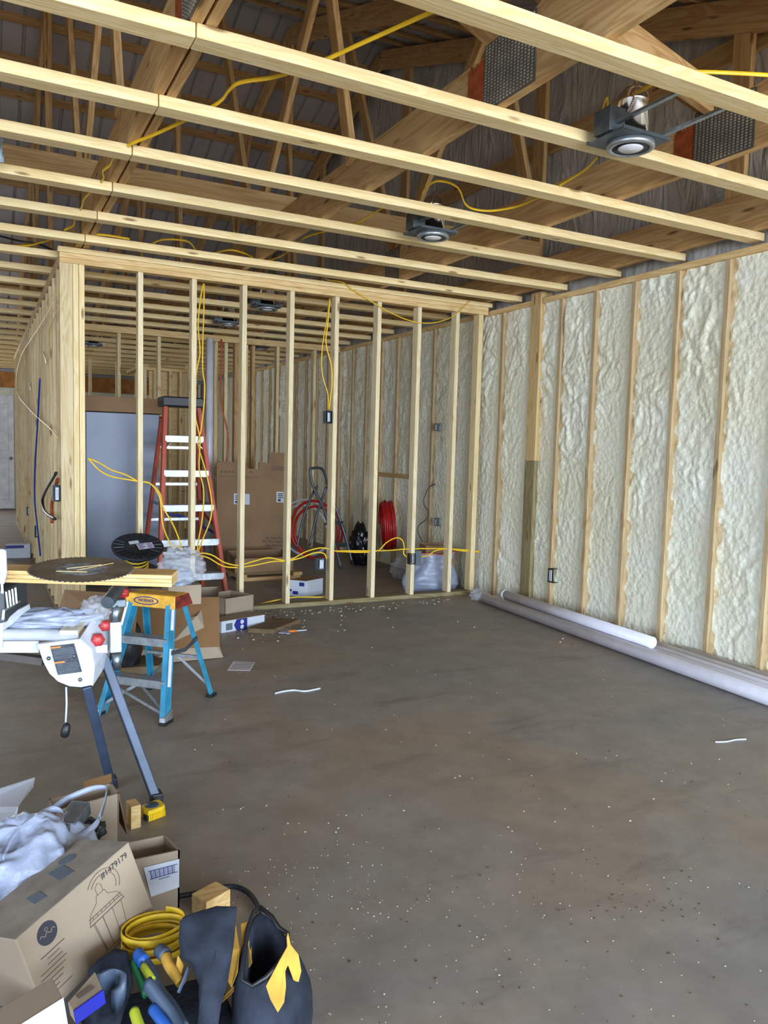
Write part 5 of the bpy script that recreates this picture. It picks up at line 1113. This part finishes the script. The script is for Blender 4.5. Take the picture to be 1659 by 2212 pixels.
q.loft([[p+Vector((-0.3,0.2,-1)).normalized()*0, p+Vector((0.2, -0.25, -1.0)).normalized()*wl(i)*2, p+Vector((0.2, -0.22, -1.0)).normalized()*wl(i)*2+Vector((0.0015, 0.002, 0)), p+Vector((0.0015, 0.002, 0))] for i, p in enumerate(sp_)])
q.build('handle_loop', M['bagwhite'], t, smooth=True)
hp = [PZ(u, v, z) for u, v, z in ((5,1850,0.31),(30,1800,0.33),(70,1765,0.345),(110,1742,0.35),(135,1752,0.34),(130,1790,0.32),(100,1830,0.31))]
sp_ = spline(hp, 5); MB().loft([[p, p+Vector((0.1, -0.4, -1.0)).normalized()*0.016, p+Vector((0.1, -0.38, -1.0)).normalized()*0.016+Vector((0.001, 0.003, 0)), p+Vector((0.001, 0.003, 0))] for p in sp_]).build('handle_loop', M['bagwhite'], t, smooth=True)
# fittings inside
c = PZ(160,1765,0.30); tag(MB().box((-0.028, -0.045, -0.022), (0.028, 0.045, 0.02), Matrix.Translation(c) @ Matrix.Rotation(-0.6, 4, 'Z') @ Matrix.Rotation(0.25, 4, 'X')).build('metal_bracket', M['steel'], bevel=0.003), 'blue-grey metal box fitting poking from the shopping bag', 'fitting')
tag(MB().tube([PZ(104,1799,0.32), PZ(146,1754,0.335)], 0.0035, 10).build('metal_rod', M['alu'], smooth=True), 'bright metal rod lying across the shopping bag opening', 'rod')
tag(MB().bar(PZ(95,1772,0.315), PZ(150,1790,0.31), 0.02, 0.008, (0,0,1)).build('metal_bracket', M['dark_steel'], bevel=0.002), 'flat grey bracket in the shopping bag beneath the bright rod', 'fitting')
tag(crumple('work_glove', tuple(PZ(190,1795,0.24)), (0.045, 0.035, 0.03), 31, M['black'], 0.35), 'black crumpled glove between the shopping bag and the open carton', 'glove')
# wood block and cord
T = Matrix.Translation(PZ(456,1945,0.028)) @ Matrix.Rotation(0.42, 4, 'Z')
tag(MB().box((-0.045, -0.034, -0.028), (0.045, 0.034, 0.028), T).build('wood_block', M['lumber'], bevel=0.002), 'square pale wood block on the floor above the tool bag', 'wood block')
cable('cord', [PZ(u, v, 0.012) for u, v in ((382,1936),(420,1930),(470,1918),(510,1916),(540,1932),(558,1960),(562,1985))], 'black cord curving round the pale wood block to the tool bag', 'cord', 0.008, 'spool', 1)
# yellow webbing roll
t = None
def band(label, pts, h):
    sp_ = spline([Vector(p) for p in pts], 8); d = Vector((0, -0.15, 1)).normalized()
    return tag(MB().loft([[p, p+d*h, p+d*h+Vector((0.0015, 0.0025, 0)), p+Vector((0.0015, 0.0025, 0))] for p in sp_]).build('strap_loop', M['strap'], smooth=True), label, 'strap')
c = PZ(335,2030,0.14); q = MB(); pts = []
for k in range(150):
    a = k*0.26; rr = 0.072+0.010*math.sin(a*0.31)+0.004*math.sin(a*1.7)
    pts.append(c+Vector((rr*1.05*math.cos(a), rr*0.8*math.sin(a), -0.03+k*0.00042+0.006*math.sin(a*0.5))))
d = Vector((0, -0.1, 1)).normalized()
tag(q.loft([[p, p+d*0.017, p+d*0.017+(p-c).normalized()*0.0025, p+(p-c).normalized()*0.0025] for p in pts]).build('strap_coil', M['strap'], smooth=True), 'loose coil of flat yellow webbing between carton and tool bag', 'strap')
# tool bag
t = thing('tool_bag', 'black canvas tool bag with yellow panels standing open at the bottom', 'tool bag', (0.55, 1.60, 0))
def V3(*L): return [Vector(p) for p in L]
rim = [PZ(*p) for p in ((562,1961,.284),(588,1982,.276),(603,2006,.268),(622,2018,.26),(618,2052,.25),(600,2085,.237),(575,2112,.225),(545,2132,.21),(524,2120,.218),(528,2060,.245),(534,2010,.268),(545,1972,.283))]
mid = V3((.600,1.800,.13),(.655,1.765,.13),(.690,1.70,.13),(.695,1.62,.13),(.665,1.54,.12),(.605,1.49,.11),(.530,1.47,.11),(.480,1.50,.11),(.475,1.57,.12),(.495,1.64,.13),(.525,1.71,.13),(.560,1.77,.13))
low = [Vector((0.585+(p.x-0.585)*1.02, 1.635+(p.y-1.635)*1.02, 0.0)) for p in mid]
inn = [Vector((0.585+(p.x-0.585)*0.80, 1.60+(p.y-1.60)*0.80, p.z-0.002)) for p in rim]
inl = [Vector((p.x, p.y, 0.05)) for p in inn]
q_ = [a_.lerp(b_, 0.5)+Vector((0.010*math.cos(i), 0.008*math.sin(i), 0)) for i, (a_, b_) in enumerate(zip(rim, mid))]
rp_ = MB().loft([low, mid, q_, rim, inn, inl]).build('right_pouch', M['fabric'], t, smooth=True, sub=1)
MB().tube([p+Vector((0, 0, 0.002)) for p in rim+[rim[0]]], 0.005, 8).build('rim_piping', M['black'], rp_, smooth=True)
def facing(L, mat, name, th=0.008, par=t, bev=0.002, push=0.0):
    P = [PZ(u, v, z) for u, v, z in L]; n = (CAM-P[0]).normalized(); P = [p+(CAM-p).normalized()*push for p in P]
    return MB().poly([p-n*th for p in P], n*th).build(name, M[mat], par, bevel=bev)
zf = lambda v: 0.245-(v-2015)*0.00085
facing([(u, v, zf(v)) for u, v in ((622,2013),(628,2040),(645,2062),(651,2098),(645,2122),(634,2118),(622,2085),(616,2098),(618,2130),(614,2165),(600,2188),(583,2158),(574,2130),(590,2100),(606,2070),(620,2045),(619,2025))], 'yfabric', 'yellow_panel', 0.05, push=0.105)
# middle upright panel
P = [(388,1992,.295),(396,1980,.305),(430,1968,.31),(468,1957,.315),(512,1958,.312),(510,1990,.29),(506,2040,.26),(498,2090,.22),(490,2130,.19),(478,2175,.16),(470,2230,.13),(425,2230,.13),(428,2180,.16),(430,2130,.19),(412,2085,.22),(390,2070,.24),(386,2030,.27)]
Pw = [PZ(u, v, z) for u, v, z in P]; nrm2 = (CAM-Pw[0]).normalized(); cen = sum(Pw, Vector())/len(Pw)
sh = lambda s, o_: [cen+(p-cen)*s+nrm2*o_ for p in Pw]
MB().loft([sh(0.98, -0.05), sh(1.0, -0.03), sh(1.0, -0.012), sh(0.97, 0.0), sh(0.7, 0.007), sh(0.3, 0.009)]).build('center_panel', M['fabric'], t, smooth=True)
facing([(508,1990,.27),(518,2050,.24),(514,2100,.21),(500,2135,.17),(492,2120,.18),(500,2050,.235)], 'yfabric', 'yellow_lining', 0.02)
facing([(520,1995,.26),(545,1985,.27),(538,2040,.25),(545,2080,.23),(532,2100,.2),(512,2092,.2),(522,2040,.23)], 'yfabric', 'yellow_lining', 0.02)
facing([(478,2158,.14),(520,2112,.18),(528,2120,.18),(480,2166,.14)], 'yfabric', 'yellow_edge', 0.004)
facing([(384,2062,.22),(398,2085,.2),(392,2105,.19),(380,2085,.2)], 'yfabric', 'yellow_lining', 0.01)
# left pouch, dark folds
lp = [(190,2098,.17),(215,2072,.19),(250,2050,.19),(275,2055,.185),(283,2085,.17),(288,2130,.15),(270,2180,.13),(255,2230,.11),(200,2235,.11),(170,2200,.12),(205,2150,.15)]
Pw = [PZ(u, v, z) for u, v, z in lp]; cen2 = sum(Pw, Vector())/len(Pw); n3 = (CAM-Pw[0]).normalized()
MB().loft([[cen2+(p-cen2)*s+n3*o_ for p in Pw] for s, o_ in ((1.0, -0.06), (1.03, -0.03), (1.0, -0.01), (0.85, 0.004), (0.6, -0.006), (0.3, -0.01))]).build('left_pouch', M['fabric'], t, smooth=True)
MB().loft([[p, p+Vector((0.012,-0.01,0)), p+Vector((0.012,-0.01,-0.05)), p+Vector((0,0,-0.05))] for p in spline([PZ(u, v, z) for u, v, z in ((208,2105,.19),(235,2092,.205),(258,2098,.205),(256,2120,.195),(240,2140,.18))], 5)]).build('pocket_fold', M['toolgrey'], t, smooth=True)
MB().hexa([(0.26, 1.40, 0.0), (0.52, 1.42, 0.0), (0.52, 1.80, 0.0), (0.26, 1.84, 0.0), (0.27, 1.42, 0.085), (0.50, 1.43, 0.085), (0.50, 1.78, 0.085), (0.27, 1.80, 0.085)]).build('bag_base', M['fabric'], t, bevel=0.01)
# hand tools
def tool(name, label, cat, segs):
    a0 = PZ(*segs[0][0][0]); tt = thing(name, label, cat, tuple(a0))
    for L, r, mt, nm, fl in segs:
        MB().tube(spline([PZ(*p) for p in L], 5), r, 12, fl).build(nm, M[mt], tt, smooth=True)
    return tt
tool('pliers', 'blue and grey handled pliers lying in the middle of the tool bag', 'pliers', [
    ([(300,2066,.17),(325,2095,.165),(345,2140,.15),(375,2180,.14),(400,2225,.13)], 0.016, 'toolgrey', 'handle', 0.7),
    ([(298,2062,.175),(312,2080,.175)], 0.018, 'toolblue', 'blue_end', 0.8)])
tool('cutter', 'grey cutter with bright blue grip at the bottom edge of the tool bag', 'cutter', [
    ([(318,2125,.19),(345,2160,.175),(375,2200,.16),(395,2240,.15)], 0.020, 'toolgrey', 'body', 0.6),
    ([(330,2178,.165),(350,2205,.16),(375,2235,.15)], 0.013, 'toolblue', 'blue_grip', 0.9)])
tool('screwdriver', 'yellow and black handled screwdriver in the tool bag', 'screwdriver', [
    ([(345,2052,.19),(358,2064,.19)], 0.016, 'toolgrey', 'butt', 1),
    ([(358,2066,.188),(366,2085,.185),(380,2105,.18),(392,2122,.175)], 0.013, 'yfabric', 'handle', 1)])
tool('knife', 'green and lime handled knife slanting in the tool bag', 'knife', [
    ([(285,2078,.16),(300,2110,.155),(315,2150,.14)], 0.012, 'green', 'handle', 0.6),
    ([(310,2088,.178),(318,2100,.178),(330,2118,.17)], 0.010, 'lime', 'lime_insert', 0.8)])
tool('marker', 'yellow sleeve tool at the bottom edge of the tool bag', 'tool', [
    ([(290,2185,.15),(298,2210,.145),(310,2240,.14)], 0.014, 'lime', 'sleeve', 0.8)])
tool('scraper', 'grey flat blade tool leaning between screwdriver and canvas panel', 'scraper', [
    ([(408,2088,.205),(398,2115,.19),(385,2145,.17)], 0.008, 'toolgrey', 'blade', 0.35)])
